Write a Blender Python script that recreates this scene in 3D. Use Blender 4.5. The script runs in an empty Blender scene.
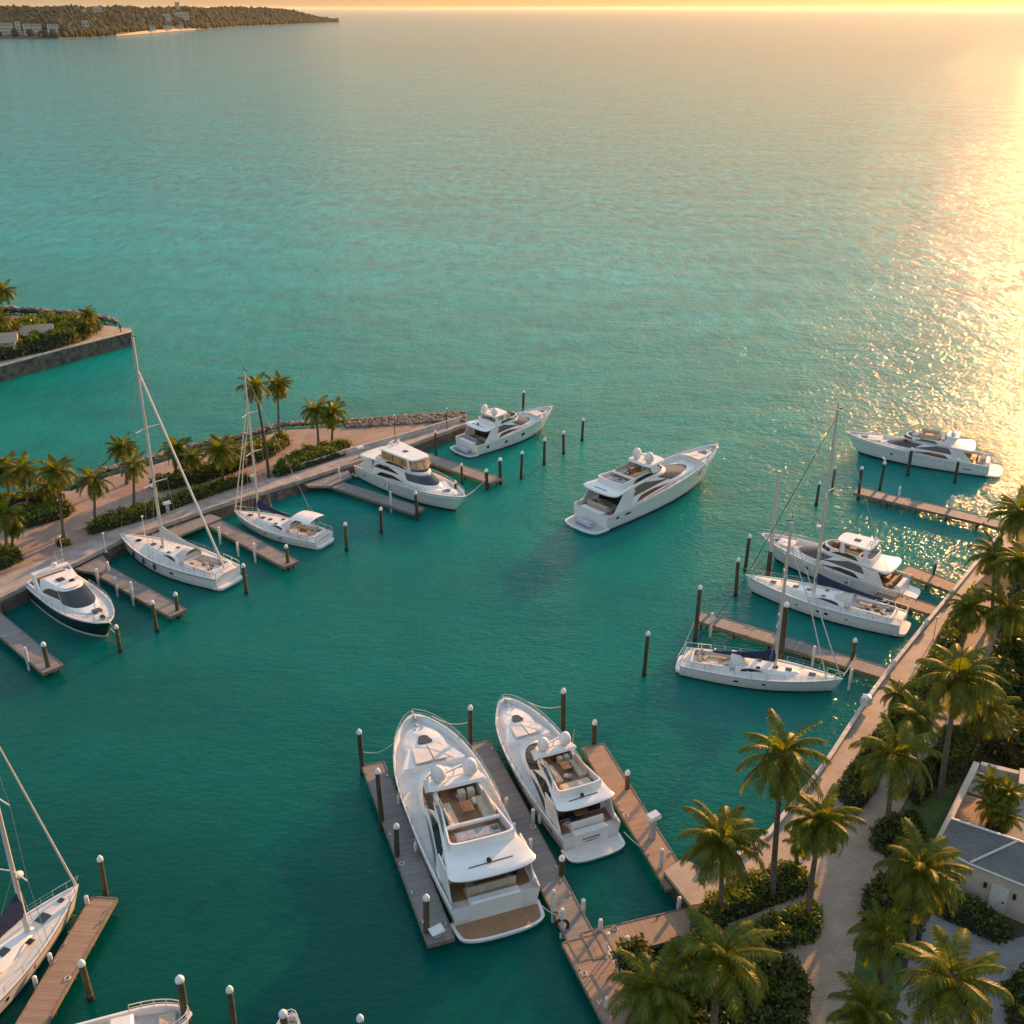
import bpy, bmesh, math, random
import numpy as np
from mathutils import Vector, Matrix
from mathutils.geometry import tessellate_polygon
R = math.radians
PI = math.pi
# ------------------------------------------------------------------ camera, sky, sun, exposure
CAM_H, FPX = 58.0, 1100.0
PITCH = math.atan(504.0 / FPX)
cp, sp = math.cos(PITCH), math.sin(PITCH)
scene = bpy.context.scene
COL = scene.collection
cam_data = bpy.data.cameras.new('camera')
cam_data.sensor_width = 36.0
cam_data.lens = 36.0 * FPX / 1024.0
cam_data.clip_start = 1.0
cam_data.clip_end = 90000.0
cam = bpy.data.objects.new('camera', cam_data)
cam.location = (0, 0, CAM_H)
cam.rotation_euler = (PI / 2 - PITCH, 0, 0)
COL.objects.link(cam)
scene.camera = cam

SUN_EL, SUN_AZ = 13.5, 33.5          # azimuth from the view direction towards the right
world = bpy.data.worlds.new('World')
scene.world = world
world.use_nodes = True
wn = world.node_tree
sky = wn.nodes.new('ShaderNodeTexSky')
sky.sky_type = 'NISHITA'
sky.sun_disc = False
sky.sun_elevation = R(SUN_EL)
sky.sun_rotation = R(SUN_AZ)
sky.altitude = 0
sky.air_density = 1.0
sky.dust_density = 1.2
sky.ozone_density = 1.0
bg = wn.nodes['Background']
bg.inputs['Strength'].default_value = 0.15
gam = wn.nodes.new('ShaderNodeGamma'); gam.inputs['Gamma'].default_value = 0.38      # thick evening haze evens the sky out
wn.links.new(sky.outputs[0], gam.inputs['Color'])
wtc = wn.nodes.new('ShaderNodeTexCoord'); wsx = wn.nodes.new('ShaderNodeSeparateXYZ'); wn.links.new(wtc.outputs['Generated'], wsx.inputs[0])
wmr = wn.nodes.new('ShaderNodeMapRange'); wmr.inputs['From Min'].default_value = 0.0; wmr.inputs['From Max'].default_value = 0.55
wn.links.new(wsx.outputs['Z'], wmr.inputs['Value'])
wmx = wn.nodes.new('ShaderNodeMix'); wmx.data_type = 'RGBA'; wn.links.new(wmr.outputs[0], wmx.inputs['Factor'])
wdt = wn.nodes.new('ShaderNodeVectorMath'); wdt.operation = 'DOT_PRODUCT'; wn.links.new(wtc.outputs['Generated'], wdt.inputs[0])
wdt.inputs[1].default_value = (math.sin(R(SUN_AZ)) * math.cos(R(SUN_EL)), math.cos(R(SUN_AZ)) * math.cos(R(SUN_EL)), math.sin(R(SUN_EL)))
wm2 = wn.nodes.new('ShaderNodeMapRange'); wm2.interpolation_type = 'SMOOTHSTEP'; wm2.inputs['From Min'].default_value = 0.0; wm2.inputs['From Max'].default_value = 0.97; wn.links.new(wdt.outputs['Value'], wm2.inputs['Value'])
whz = wn.nodes.new('ShaderNodeMix'); whz.data_type = 'RGBA'; wn.links.new(wm2.outputs[0], whz.inputs['Factor'])
whz.inputs['A'].default_value = (0.66, 0.74, 0.74, 1); whz.inputs['B'].default_value = (1.0, 0.63, 0.32, 1); wn.links.new(whz.outputs['Result'], wmx.inputs['A']); wmx.inputs['B'].default_value = (1.55, 1.68, 1.80, 1)
wmu = wn.nodes.new('ShaderNodeVectorMath'); wmu.operation = 'MULTIPLY'
wlow = wn.nodes.new('ShaderNodeMapRange'); wlow.inputs['From Min'].default_value = 0.0; wlow.inputs['From Max'].default_value = 0.035; wlow.inputs['To Min'].default_value = 1.2; wlow.inputs['To Max'].default_value = 1.0
wn.links.new(wsx.outputs['Z'], wlow.inputs['Value']); wls = wn.nodes.new('ShaderNodeVectorMath'); wls.operation = 'SCALE'; wn.links.new(gam.outputs[0], wls.inputs[0]); wn.links.new(wlow.outputs[0], wls.inputs['Scale'])
wn.links.new(wls.outputs[0], wmu.inputs[0]); wn.links.new(wmx.outputs['Result'], wmu.inputs[1]); wn.links.new(wmu.outputs[0], bg.inputs[0])
sun_data = bpy.data.lights.new('sun', 'SUN')
sun_data.energy = 4.0
sun_data.angle = R(0.6)
sun_data.color = (1.0, 0.47, 0.15)
sun = bpy.data.objects.new('sun', sun_data)
COL.objects.link(sun)
sdir = Vector((math.sin(R(SUN_AZ)) * math.cos(R(SUN_EL)), math.cos(R(SUN_AZ)) * math.cos(R(SUN_EL)), math.sin(R(SUN_EL))))
sun.rotation_euler = sdir.to_track_quat('Z', 'Y').to_euler()
sun.location = (100, 200, 120)
scene.view_settings.view_transform = 'Standard'
scene.view_settings.look = 'None'
scene.view_settings.gamma = 1.0
scene.view_settings.exposure = 1.22
scene.render.engine = 'CYCLES'
scene.cycles.max_bounces = 6
scene.cycles.diffuse_bounces = 3
scene.cycles.glossy_bounces = 3
scene.cycles.transmission_bounces = 2
scene.cycles.volume_bounces = 0
scene.cycles.sample_clamp_indirect = 4.0
scene.cycles.caustics_reflective = False
scene.cycles.caustics_refractive = False

# ------------------------------------------------------------------ layout helpers
def G(px, py, z=0.0):
    """where the sight line through a picture point meets the level z"""
    u, v = (px - 512) / FPX, (py - 512) / FPX
    d = (u, cp - v * sp, -sp - v * cp)
    t = (z - CAM_H) / d[2]
    return Vector((d[0] * t, d[1] * t, z))
def ZT(y, py):
    """height at distance y that shows at picture row py"""
    v = (py - 512) / FPX
    return CAM_H - y * (sp + v * cp) / (cp - v * sp)

# ------------------------------------------------------------------ materials
def new_mat(name):
    m = bpy.data.materials.new(name)
    m.use_nodes = True
    return m, m.node_tree.nodes, m.node_tree.links, m.node_tree.nodes['Principled BSDF']
def mat(name, col, rough=0.5, metal=0.0, var=0.0, vscale=3.0, bump=0.0, bscale=8.0, coat=0.0, spec=0.5, col2=None):
    m, N, Lk, b = new_mat(name)
    b.inputs['Base Color'].default_value = (*col, 1)
    b.inputs['Roughness'].default_value = rough
    b.inputs['Metallic'].default_value = metal
    b.inputs['Specular IOR Level'].default_value = spec
    if coat: b.inputs['Coat Weight'].default_value = coat; b.inputs['Coat Roughness'].default_value = 0.08
    tc = N.new('ShaderNodeTexCoord')
    if var or col2:
        n = N.new('ShaderNodeTexNoise'); n.inputs['Scale'].default_value = vscale; n.inputs['Detail'].default_value = 5
        Lk.new(tc.outputs['Object'], n.inputs['Vector'])
        r = N.new('ShaderNodeValToRGB')
        c2 = col2 or tuple(max(0, c * (1 - var)) for c in col)
        c1 = col if col2 else tuple(min(1, c * (1 + var * 0.6)) for c in col)
        r.color_ramp.elements[0].position = 0.34; r.color_ramp.elements[0].color = (*c2, 1)
        r.color_ramp.elements[1].position = 0.66; r.color_ramp.elements[1].color = (*c1, 1)
        Lk.new(n.outputs['Fac'], r.inputs['Fac']); Lk.new(r.outputs['Color'], b.inputs['Base Color'])
    if bump:
        n2 = N.new('ShaderNodeTexNoise'); n2.inputs['Scale'].default_value = bscale; n2.inputs['Detail'].default_value = 4
        Lk.new(tc.outputs['Object'], n2.inputs['Vector'])
        bp = N.new('ShaderNodeBump'); bp.inputs['Strength'].default_value = 0.6; bp.inputs['Distance'].default_value = bump
        Lk.new(n2.outputs['Fac'], bp.inputs['Height']); Lk.new(bp.outputs['Normal'], b.inputs['Normal'])
    return m
def plank_mat(name, c1, c2, gap, pitch=0.14, axis=0, rough=0.75, seam=0.10):
    """boards laid across the local x (axis 0) or y axis"""
    m, N, Lk, b = new_mat(name)
    b.inputs['Roughness'].default_value = rough
    tc = N.new('ShaderNodeTexCoord')
    sx = N.new('ShaderNodeSeparateXYZ'); Lk.new(tc.outputs['Object'], sx.inputs[0])
    mul = N.new('ShaderNodeMath'); mul.operation = 'MULTIPLY'; mul.inputs[1].default_value = 1.0 / pitch
    Lk.new(sx.outputs[axis], mul.inputs[0])
    fl = N.new('ShaderNodeMath'); fl.operation = 'FLOOR'; Lk.new(mul.outputs[0], fl.inputs[0])
    fr = N.new('ShaderNodeMath'); fr.operation = 'FRACT'; Lk.new(mul.outputs[0], fr.inputs[0])
    wn_ = N.new('ShaderNodeTexWhiteNoise'); wn_.noise_dimensions = '1D'; Lk.new(fl.outputs[0], wn_.inputs['W'])
    ns = N.new('ShaderNodeTexNoise'); ns.inputs['Scale'].default_value = 0.7; ns.inputs['Detail'].default_value = 6
    Lk.new(tc.outputs['Object'], ns.inputs['Vector'])
    av = N.new('ShaderNodeMath'); av.operation = 'MULTIPLY_ADD'; av.inputs[1].default_value = 0.45
    Lk.new(wn_.outputs['Value'], av.inputs[0])
    sc_ = N.new('ShaderNodeMath'); sc_.operation = 'MULTIPLY'; sc_.inputs[1].default_value = 0.6
    Lk.new(ns.outputs['Fac'], sc_.inputs[0]); Lk.new(sc_.outputs[0], av.inputs[2])
    mx = N.new('ShaderNodeMix'); mx.data_type = 'RGBA'
    mx.inputs['A'].default_value = (*c1, 1); mx.inputs['B'].default_value = (*c2, 1)
    Lk.new(av.outputs[0], mx.inputs['Factor'])
    gt = N.new('ShaderNodeMath'); gt.operation = 'LESS_THAN'; gt.inputs[1].default_value = seam
    Lk.new(fr.outputs[0], gt.inputs[0])
    mx2 = N.new('ShaderNodeMix'); mx2.data_type = 'RGBA'
    Lk.new(gt.outputs[0], mx2.inputs['Factor']); Lk.new(mx.outputs['Result'], mx2.inputs['A'])
    mx2.inputs['B'].default_value = (*gap, 1)
    Lk.new(mx2.outputs['Result'], b.inputs['Base Color'])
    return m
def paver_mat(name, c1, c2, mortar, scale=1.0, w=0.5, h=0.25, rot=0.3, stain=0.35, msize=0.012):
    m, N, Lk, b = new_mat(name)
    b.inputs['Roughness'].default_value = 0.8
    tc = N.new('ShaderNodeTexCoord'); mp = N.new('ShaderNodeMapping'); mp.inputs['Rotation'].default_value = (0, 0, rot)
    Lk.new(tc.outputs['Object'], mp.inputs['Vector'])
    br = N.new('ShaderNodeTexBrick'); br.inputs['Scale'].default_value = scale
    br.inputs['Color1'].default_value = (*c1, 1); br.inputs['Color2'].default_value = (*c2, 1); br.inputs['Mortar'].default_value = (*mortar, 1)
    br.inputs['Brick Width'].default_value = w; br.inputs['Row Height'].default_value = h; br.inputs['Mortar Size'].default_value = msize
    Lk.new(mp.outputs[0], br.inputs['Vector'])
    ns = N.new('ShaderNodeTexNoise'); ns.inputs['Scale'].default_value = 0.35; ns.inputs['Detail'].default_value = 8; ns.inputs['Roughness'].default_value = 0.65
    Lk.new(tc.outputs['Object'], ns.inputs['Vector'])
    mr = N.new('ShaderNodeMapRange'); mr.inputs['From Min'].default_value = 0.3; mr.inputs['From Max'].default_value = 0.7
    mr.inputs['To Min'].default_value = 1 - stain; mr.inputs['To Max'].default_value = 1.12
    Lk.new(ns.outputs['Fac'], mr.inputs['Value'])
    mx = N.new('ShaderNodeVectorMath'); mx.operation = 'SCALE'
    Lk.new(br.outputs['Color'], mx.inputs[0]); Lk.new(mr.outputs[0], mx.inputs['Scale'])
    Lk.new(mx.outputs[0], b.inputs['Base Color'])
    return m
def leaf_mat(name, dark, light, lit_tips=None, transl=0.35, scale=0.9):
    m, N, Lk, b = new_mat(name)
    b.inputs['Roughness'].default_value = 0.5
    b.inputs['Specular IOR Level'].default_value = 0.35
    tc = N.new('ShaderNodeTexCoord'); geo = N.new('ShaderNodeNewGeometry')
    ns = N.new('ShaderNodeTexNoise'); ns.inputs['Scale'].default_value = scale; ns.inputs['Detail'].default_value = 3
    Lk.new(geo.outputs['Position'], ns.inputs['Vector'])
    ad = N.new('ShaderNodeMath'); ad.operation = 'MULTIPLY_ADD'; ad.inputs[1].default_value = 0.45
    Lk.new(geo.outputs['Random Per Island'], ad.inputs[0])
    s2 = N.new('ShaderNodeMath'); s2.operation = 'MULTIPLY'; s2.inputs[1].default_value = 0.6
    Lk.new(ns.outputs['Fac'], s2.inputs[0]); Lk.new(s2.outputs[0], ad.inputs[2])
    r = N.new('ShaderNodeValToRGB')
    r.color_ramp.elements[0].position = 0.25; r.color_ramp.elements[0].color = (*dark, 1)
    r.color_ramp.elements[1].position = 0.75; r.color_ramp.elements[1].color = (*light, 1)
    if lit_tips:
        e = r.color_ramp.elements.new(0.86); e.color = (*lit_tips, 1)  # sunlit gold of the tips put into the colour of stray leaves
    Lk.new(ad.outputs[0], r.inputs['Fac']); Lk.new(r.outputs['Color'], b.inputs['Base Color'])
    tr = N.new('ShaderNodeBsdfTranslucent'); hs = N.new('ShaderNodeHueSaturation')
    hs.inputs['Saturation'].default_value = 1.1; hs.inputs['Value'].default_value = 1.25
    Lk.new(r.outputs['Color'], hs.inputs['Color']); Lk.new(hs.outputs[0], tr.inputs['Color'])
    ms = N.new('ShaderNodeMixShader'); ms.inputs[0].default_value = transl
    Lk.new(b.outputs[0], ms.inputs[1]); Lk.new(tr.outputs[0], ms.inputs[2])
    Lk.new(ms.outputs[0], N['Material Output'].inputs['Surface'])
    return m
M = {}
M['gel'] = mat('white_gelcoat', (0.78, 0.76, 0.73), 0.28, var=0.05, vscale=0.8, coat=0.3)
M['deckw'] = mat('nonskid_deck', (0.66, 0.63, 0.58), 0.6, var=0.10, vscale=1.5)
M['grey'] = mat('pale_grey_panel', (0.42, 0.42, 0.42), 0.5, var=0.1)
M['teak'] = plank_mat('teak', (0.26, 0.135, 0.06), (0.40, 0.22, 0.11), (0.06, 0.03, 0.015), 0.11, 1, 0.55, 0.12)
M['glass'] = mat('dark_tinted_glass', (0.012, 0.012, 0.014), 0.06, spec=0.8)
M['glassb'] = mat('bronze_tinted_glass', (0.05, 0.03, 0.018), 0.08, spec=0.8)
M['clear'] = mat('sunlit_clear_curtain', (0.52, 0.30, 0.12), 0.22, var=0.35, vscale=1.2, spec=0.8)  # orange sunlight on the clear curtains is put into this amber colour
M['navyh'] = mat('black_hull', (0.010, 0.012, 0.018), 0.12, coat=0.6)
M['stripe'] = mat('boot_stripe', (0.012, 0.02, 0.035), 0.3)
M['anti'] = mat('bottom_paint', (0.03, 0.05, 0.07), 0.6)
M['blue'] = mat('navy_canvas', (0.012, 0.03, 0.085), 0.8, var=0.35, vscale=4, bump=0.03, bscale=5)
M['cream'] = mat('cream_cushion', (0.52, 0.42, 0.31), 0.8, var=0.15, vscale=3)
M['cushg'] = mat('grey_cushion', (0.27, 0.29, 0.34), 0.8, var=0.2, vscale=3)
M['cover'] = mat('pale_blue_cover', (0.42, 0.45, 0.55), 0.7, var=0.2, vscale=3)
M['brown'] = mat('brown_interior', (0.14, 0.075, 0.035), 0.6, var=0.4, vscale=2.5)
M['steel'] = mat('stainless', (0.62, 0.60, 0.57), 0.25, 0.9)
M['alu'] = mat('mast_alloy', (0.62, 0.58, 0.52), 0.4, 0.25)
M['sail'] = mat('sail_cloth', (0.66, 0.62, 0.56), 0.8, var=0.12, vscale=5, bump=0.03)
M['rig'] = mat('rigging_wire', (0.45, 0.43, 0.4), 0.4, 0.6)
M['rigd'] = mat('black_rigging', (0.02, 0.02, 0.02), 0.6)
M['black'] = mat('black_rubber', (0.02, 0.02, 0.02), 0.6)
M['pile'] = mat('weathered_piling', (0.085, 0.062, 0.04), 0.85, col2=(0.03, 0.033, 0.018), vscale=2.0, bump=0.03)
M['pileo'] = mat('greenish_piling', (0.12, 0.095, 0.045), 0.85, col2=(0.045, 0.05, 0.02), vscale=1.6, bump=0.03)
M['cap'] = mat('white_pile_cap', (0.74, 0.72, 0.70), 0.5, var=0.08, vscale=6)
M['fender'] = mat('white_fender', (0.62, 0.61, 0.58), 0.5, var=0.15, vscale=4)
M['plankg'] = plank_mat('grey_boards', (0.16, 0.145, 0.135), (0.29, 0.265, 0.25), (0.05, 0.045, 0.04), 0.17, 0, 0.8, 0.13)
M['plankb'] = plank_mat('brown_boards', (0.22, 0.145, 0.10), (0.38, 0.26, 0.185), (0.09, 0.05, 0.03), 0.17, 0, 0.8, 0.11)
M['beam'] = mat('dock_beam', (0.20, 0.16, 0.12), 0.85, var=0.35, vscale=3)
M['conc'] = mat('concrete', (0.34, 0.31, 0.28), 0.85, var=0.3, vscale=0.8, bump=0.02)
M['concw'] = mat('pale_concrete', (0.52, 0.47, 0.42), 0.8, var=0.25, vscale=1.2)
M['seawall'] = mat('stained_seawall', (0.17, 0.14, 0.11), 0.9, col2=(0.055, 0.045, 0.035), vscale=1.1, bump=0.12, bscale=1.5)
M['prom'] = paver_mat('rose_promenade_pavers', (0.46, 0.36, 0.28), (0.41, 0.32, 0.25), (0.30, 0.23, 0.18), 1.0, 0.6, 0.3, 0.62, 0.3)
M['path'] = paver_mat('sand_path_pavers', (0.40, 0.30, 0.22), (0.35, 0.26, 0.19), (0.23, 0.17, 0.125), 1.0, 0.6, 0.3, -0.25, 0.3)
M['pathl'] = paver_mat('tan_quay_pavers', (0.37, 0.255, 0.19), (0.33, 0.225, 0.17), (0.24, 0.165, 0.12), 1.0, 0.8, 0.4, 0.35, 0.35)
M['quay'] = mat('grey_quay_slab', (0.36, 0.31, 0.28), 0.85, var=0.25, vscale=0.6)
M['drive'] = paver_mat('grey_drive_pavers', (0.27, 0.25, 0.24), (0.23, 0.215, 0.21), (0.15, 0.14, 0.13), 1.0, 0.5, 0.25, 0.1, 0.3)
M['grass'] = mat('lawn_grass', (0.08, 0.13, 0.025), 0.95, col2=(0.04, 0.07, 0.016), vscale=1.2, bump=0.05, bscale=14)
M['soil'] = mat('garden_soil', (0.06, 0.05, 0.03), 0.95, var=0.4, vscale=1.0, bump=0.05)
M['sand'] = mat('beach_sand', (0.55, 0.44, 0.31), 0.95, var=0.15, vscale=0.05)
M['rock'] = mat('shore_rock', (0.30, 0.23, 0.17), 0.9, col2=(0.11, 0.085, 0.065), vscale=0.7, bump=0.1, bscale=3)
M['shingle'] = paver_mat('slate_shingles', (0.19, 0.185, 0.175), (0.165, 0.16, 0.15), (0.125, 0.12, 0.115), 1.0, 0.35, 0.22, 0.4, 0.35, 0.015)
M['clay'] = plank_mat('clay_terrace', (0.28, 0.17, 0.11), (0.42, 0.28, 0.19), (0.14, 0.08, 0.05), 0.3, 1, 0.8, 0.1)
M['plaster'] = mat('cream_plaster', (0.56, 0.47, 0.38), 0.85, var=0.12, vscale=0.7)
M['trim'] = mat('white_trim', (0.66, 0.62, 0.56), 0.6, var=0.1)
M['roofg'] = mat('flat_roof_membrane', (0.26, 0.25, 0.25), 0.8, var=0.25, vscale=0.8)
M['bark'] = mat('palm_bark', (0.20, 0.15, 0.11), 0.9, col2=(0.10, 0.075, 0.05), vscale=5, bump=0.04, bscale=10)
M['barkd'] = mat('dark_palm_bark', (0.09, 0.065, 0.045), 0.9, col2=(0.05, 0.035, 0.025), vscale=5, bump=0.04, bscale=10)
M['frond'] = leaf_mat('palm_fronds', (0.050, 0.080, 0.006), (0.20, 0.21, 0.014), (0.42, 0.31, 0.025), 0.5, 0.9)
M['dead'] = mat('dry_fronds', (0.20, 0.13, 0.06), 0.9, var=0.4)
M['leafd'] = leaf_mat('dark_shrub_leaves', (0.028, 0.048, 0.008), (0.11, 0.13, 0.018), (0.24, 0.19, 0.03), 0.35, 0.8)
M['leafh'] = leaf_mat('hedge_leaves', (0.050, 0.085, 0.010), (0.19, 0.22, 0.025), (0.32, 0.26, 0.04), 0.4, 0.7)
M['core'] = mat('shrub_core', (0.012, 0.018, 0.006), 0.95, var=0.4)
M['iwood'] = mat('island_trees', (0.050, 0.056, 0.016), 0.95, col2=(0.020, 0.026, 0.009), vscale=0.02)
M['iland'] = mat('island_ground', (0.09, 0.085, 0.04), 0.95, var=0.4, vscale=0.01)
M['iwall'] = mat('villa_render', (0.60, 0.54, 0.47), 0.8, var=0.1, vscale=0.1)
M['iroof'] = mat('villa_roof', (0.40, 0.30, 0.22), 0.8, var=0.2, vscale=0.1)
M['pool'] = mat('pool_water', (0.10, 0.42, 0.45), 0.1)
M['cloth1'] = mat('dark_clothes', (0.03, 0.03, 0.04), 0.9)
M['skin'] = mat('skin', (0.35, 0.2, 0.14), 0.6)
M['lampw'] = mat('lamp_globe', (0.8, 0.76, 0.7), 0.3)

def hull_mat():
    m, N, Lk, b = new_mat('hull_gelcoat')
    b.inputs['Roughness'].default_value = 0.22; b.inputs['Coat Weight'].default_value = 0.4; b.inputs['Coat Roughness'].default_value = 0.06
    tc = N.new('ShaderNodeTexCoord'); sx = N.new('ShaderNodeSeparateXYZ'); Lk.new(tc.outputs['Object'], sx.inputs[0])
    mr = N.new('ShaderNodeMapRange'); mr.inputs['From Min'].default_value = 0.9; mr.inputs['From Max'].default_value = 0.15; Lk.new(sx.outputs['Z'], mr.inputs['Value'])
    mp = N.new('ShaderNodeMapping'); mp.inputs['Scale'].default_value = (1.6, 1.6, 0.35); Lk.new(tc.outputs['Object'], mp.inputs[0])
    n = N.new('ShaderNodeTexNoise'); n.inputs['Scale'].default_value = 2.2; n.inputs['Detail'].default_value = 5; Lk.new(mp.outputs[0], n.inputs['Vector'])
    mu = N.new('ShaderNodeMath'); mu.operation = 'MULTIPLY'; Lk.new(mr.outputs[0], mu.inputs[0]); Lk.new(n.outputs['Fac'], mu.inputs[1])
    mx = N.new('ShaderNodeMix'); mx.data_type = 'RGBA'; mx.inputs['A'].default_value = (0.76, 0.75, 0.73, 1); mx.inputs['B'].default_value = (0.36, 0.30, 0.20, 1); Lk.new(mu.outputs[0], mx.inputs['Factor'])
    Lk.new(mx.outputs['Result'], b.inputs['Base Color']); return m
M['hullgel'] = hull_mat()
def water_mat():
    m, N, Lk, b = new_mat('sea_water')
    tc = N.new('ShaderNodeTexCoord')
    # water colour: deep dredged basin near, pale sandy shallows farther out
    sx = N.new('ShaderNodeSeparateXYZ'); Lk.new(tc.outputs['Object'], sx.inputs[0])
    big = N.new('ShaderNodeTexNoise'); big.inputs['Scale'].default_value = 0.012; big.inputs['Detail'].default_value = 4
    mp = N.new('ShaderNodeMapping'); mp.inputs['Scale'].default_value = (0.6, 1.5, 1)
    Lk.new(tc.outputs['Object'], mp.inputs[0]); Lk.new(mp.outputs[0], big.inputs['Vector'])
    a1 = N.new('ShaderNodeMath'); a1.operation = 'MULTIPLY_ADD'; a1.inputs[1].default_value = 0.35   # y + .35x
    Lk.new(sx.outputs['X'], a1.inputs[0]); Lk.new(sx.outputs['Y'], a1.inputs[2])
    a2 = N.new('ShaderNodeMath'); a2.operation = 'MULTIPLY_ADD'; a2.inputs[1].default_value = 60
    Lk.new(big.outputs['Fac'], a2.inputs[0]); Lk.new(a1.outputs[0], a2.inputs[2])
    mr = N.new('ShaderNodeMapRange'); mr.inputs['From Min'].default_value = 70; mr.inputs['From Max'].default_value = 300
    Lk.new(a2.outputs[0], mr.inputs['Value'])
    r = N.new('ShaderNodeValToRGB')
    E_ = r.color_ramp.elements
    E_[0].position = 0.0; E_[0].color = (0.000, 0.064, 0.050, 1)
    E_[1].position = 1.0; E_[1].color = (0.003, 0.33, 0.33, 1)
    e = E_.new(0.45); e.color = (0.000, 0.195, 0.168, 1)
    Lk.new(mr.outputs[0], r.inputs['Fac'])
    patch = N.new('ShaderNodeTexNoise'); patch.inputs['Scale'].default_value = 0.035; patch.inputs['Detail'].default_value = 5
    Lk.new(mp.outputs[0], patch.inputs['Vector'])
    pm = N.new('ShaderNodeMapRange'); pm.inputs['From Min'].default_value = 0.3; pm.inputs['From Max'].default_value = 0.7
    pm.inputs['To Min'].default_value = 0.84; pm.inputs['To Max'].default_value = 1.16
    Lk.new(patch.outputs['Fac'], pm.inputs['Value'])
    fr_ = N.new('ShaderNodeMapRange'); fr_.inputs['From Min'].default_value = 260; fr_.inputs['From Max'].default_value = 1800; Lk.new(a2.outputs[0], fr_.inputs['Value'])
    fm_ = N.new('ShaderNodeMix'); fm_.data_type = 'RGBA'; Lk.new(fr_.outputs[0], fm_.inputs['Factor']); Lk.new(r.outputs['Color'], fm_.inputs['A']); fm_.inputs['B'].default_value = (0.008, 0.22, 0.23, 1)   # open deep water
    cg = N.new('ShaderNodeMapRange'); cg.inputs['From Min'].default_value = 120; cg.inputs['From Max'].default_value = 420; cg.inputs['To Min'].default_value = 0.12; cg.inputs['To Max'].default_value = 1.0; Lk.new(a2.outputs[0], cg.inputs['Value'])
    sw = N.new('ShaderNodeMath'); sw.operation = 'SUBTRACT'; sw.use_clamp = True; sw.inputs[0].default_value = 0.9; Lk.new(cg.outputs[0], sw.inputs[1]); Lk.new(sw.outputs[0], b.inputs['Subsurface Weight'])
    # light and dark of short chop painted into the water colour as flecks
    mp3 = N.new('ShaderNodeMapping'); mp3.inputs['Rotation'].default_value = (0, 0, R(8)); mp3.inputs['Scale'].default_value = (1, 0.42, 1); Lk.new(tc.outputs['Object'], mp3.inputs[0])
    ch = N.new('ShaderNodeTexNoise'); ch.inputs['Scale'].default_value = 0.28; ch.inputs['Detail'].default_value = 3; ch.inputs['Roughness'].default_value = 0.75; Lk.new(mp3.outputs[0], ch.inputs['Vector'])
    cm_ = N.new('ShaderNodeMapRange'); cm_.inputs['From Min'].default_value = 0.32; cm_.inputs['From Max'].default_value = 0.68; cm_.inputs['To Min'].default_value = 0.62; cm_.inputs['To Max'].default_value = 1.38; Lk.new(ch.outputs['Fac'], cm_.inputs['Value'])
    cs = N.new('ShaderNodeMath'); cs.operation = 'SUBTRACT'; Lk.new(cm_.outputs[0], cs.inputs[0]); cs.inputs[1].default_value = 1.0
    cq = N.new('ShaderNodeMath'); cq.operation = 'MULTIPLY_ADD'; Lk.new(cs.outputs[0], cq.inputs[0]); Lk.new(cg.outputs[0], cq.inputs[1]); cq.inputs[2].default_value = 1.0
    pc = N.new('ShaderNodeMath'); pc.operation = 'MULTIPLY'; Lk.new(pm.outputs[0], pc.inputs[0]); Lk.new(cq.outputs[0], pc.inputs[1])
    vs = N.new('ShaderNodeVectorMath'); vs.operation = 'SCALE'; Lk.new(fm_.outputs['Result'], vs.inputs[0]); Lk.new(pc.outputs[0], vs.inputs['Scale'])
    Lk.new(vs.outputs[0], b.inputs['Base Color'])
    b.inputs['Roughness'].default_value = 0.10
    b.inputs['IOR'].default_value = 1.33
    b.subsurface_method = 'BURLEY'                      # light spreads inside the water body and softens the shadows lying on it
    b.inputs['Subsurface Radius'].default_value = (0.6, 3.2, 2.8)
    b.inputs['Subsurface Scale'].default_value = 1.6
    b.inputs['Specular IOR Level'].default_value = 0.20
    # wind waves
    mp2 = N.new('ShaderNodeMapping'); mp2.inputs['Rotation'].default_value = (0, 0, R(12)); mp2.inputs['Scale'].default_value = (0.78, 1.25, 1)
    Lk.new(tc.outputs['Object'], mp2.inputs[0])
    h = None
    for scl, amp, det in ((0.06, 0.55, 2), (0.16, 0.16, 2), (0.6, 0.17, 3), (1.7, 0.15, 3), (4.6, 0.05, 2)):
        n = N.new('ShaderNodeTexNoise'); n.inputs['Scale'].default_value = scl; n.inputs['Detail'].default_value = det; n.inputs['Distortion'].default_value = 0.4
        Lk.new(mp2.outputs[0], n.inputs['Vector'])
        mm = N.new('ShaderNodeMath'); mm.operation = 'MULTIPLY_ADD'; mm.inputs[1].default_value = amp
        Lk.new(n.outputs['Fac'], mm.inputs[0])
        if h is None: mm.inputs[2].default_value = 0
        else: Lk.new(h, mm.inputs[2])
        h = mm.outputs[0]
    c4 = N.new('ShaderNodeMath'); c4.operation = 'MULTIPLY'; c4.inputs[1].default_value = 0.6; Lk.new(cg.outputs[0], c4.inputs[0])
    c3 = N.new('ShaderNodeMath'); c3.operation = 'MULTIPLY_ADD'; Lk.new(c4.outputs[0], c3.inputs[1]); Lk.new(ch.outputs['Fac'], c3.inputs[0]); Lk.new(h, c3.inputs[2]); h = c3.outputs[0]
    # calmer inside the basin and in gust lulls
    gust = N.new('ShaderNodeMapRange'); gust.inputs['From Min'].default_value = 60; gust.inputs['From Max'].default_value = 190
    gust.inputs['To Min'].default_value = 0.35; gust.inputs['To Max'].default_value = 1.5
    Lk.new(a2.outputs[0], gust.inputs['Value'])
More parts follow.
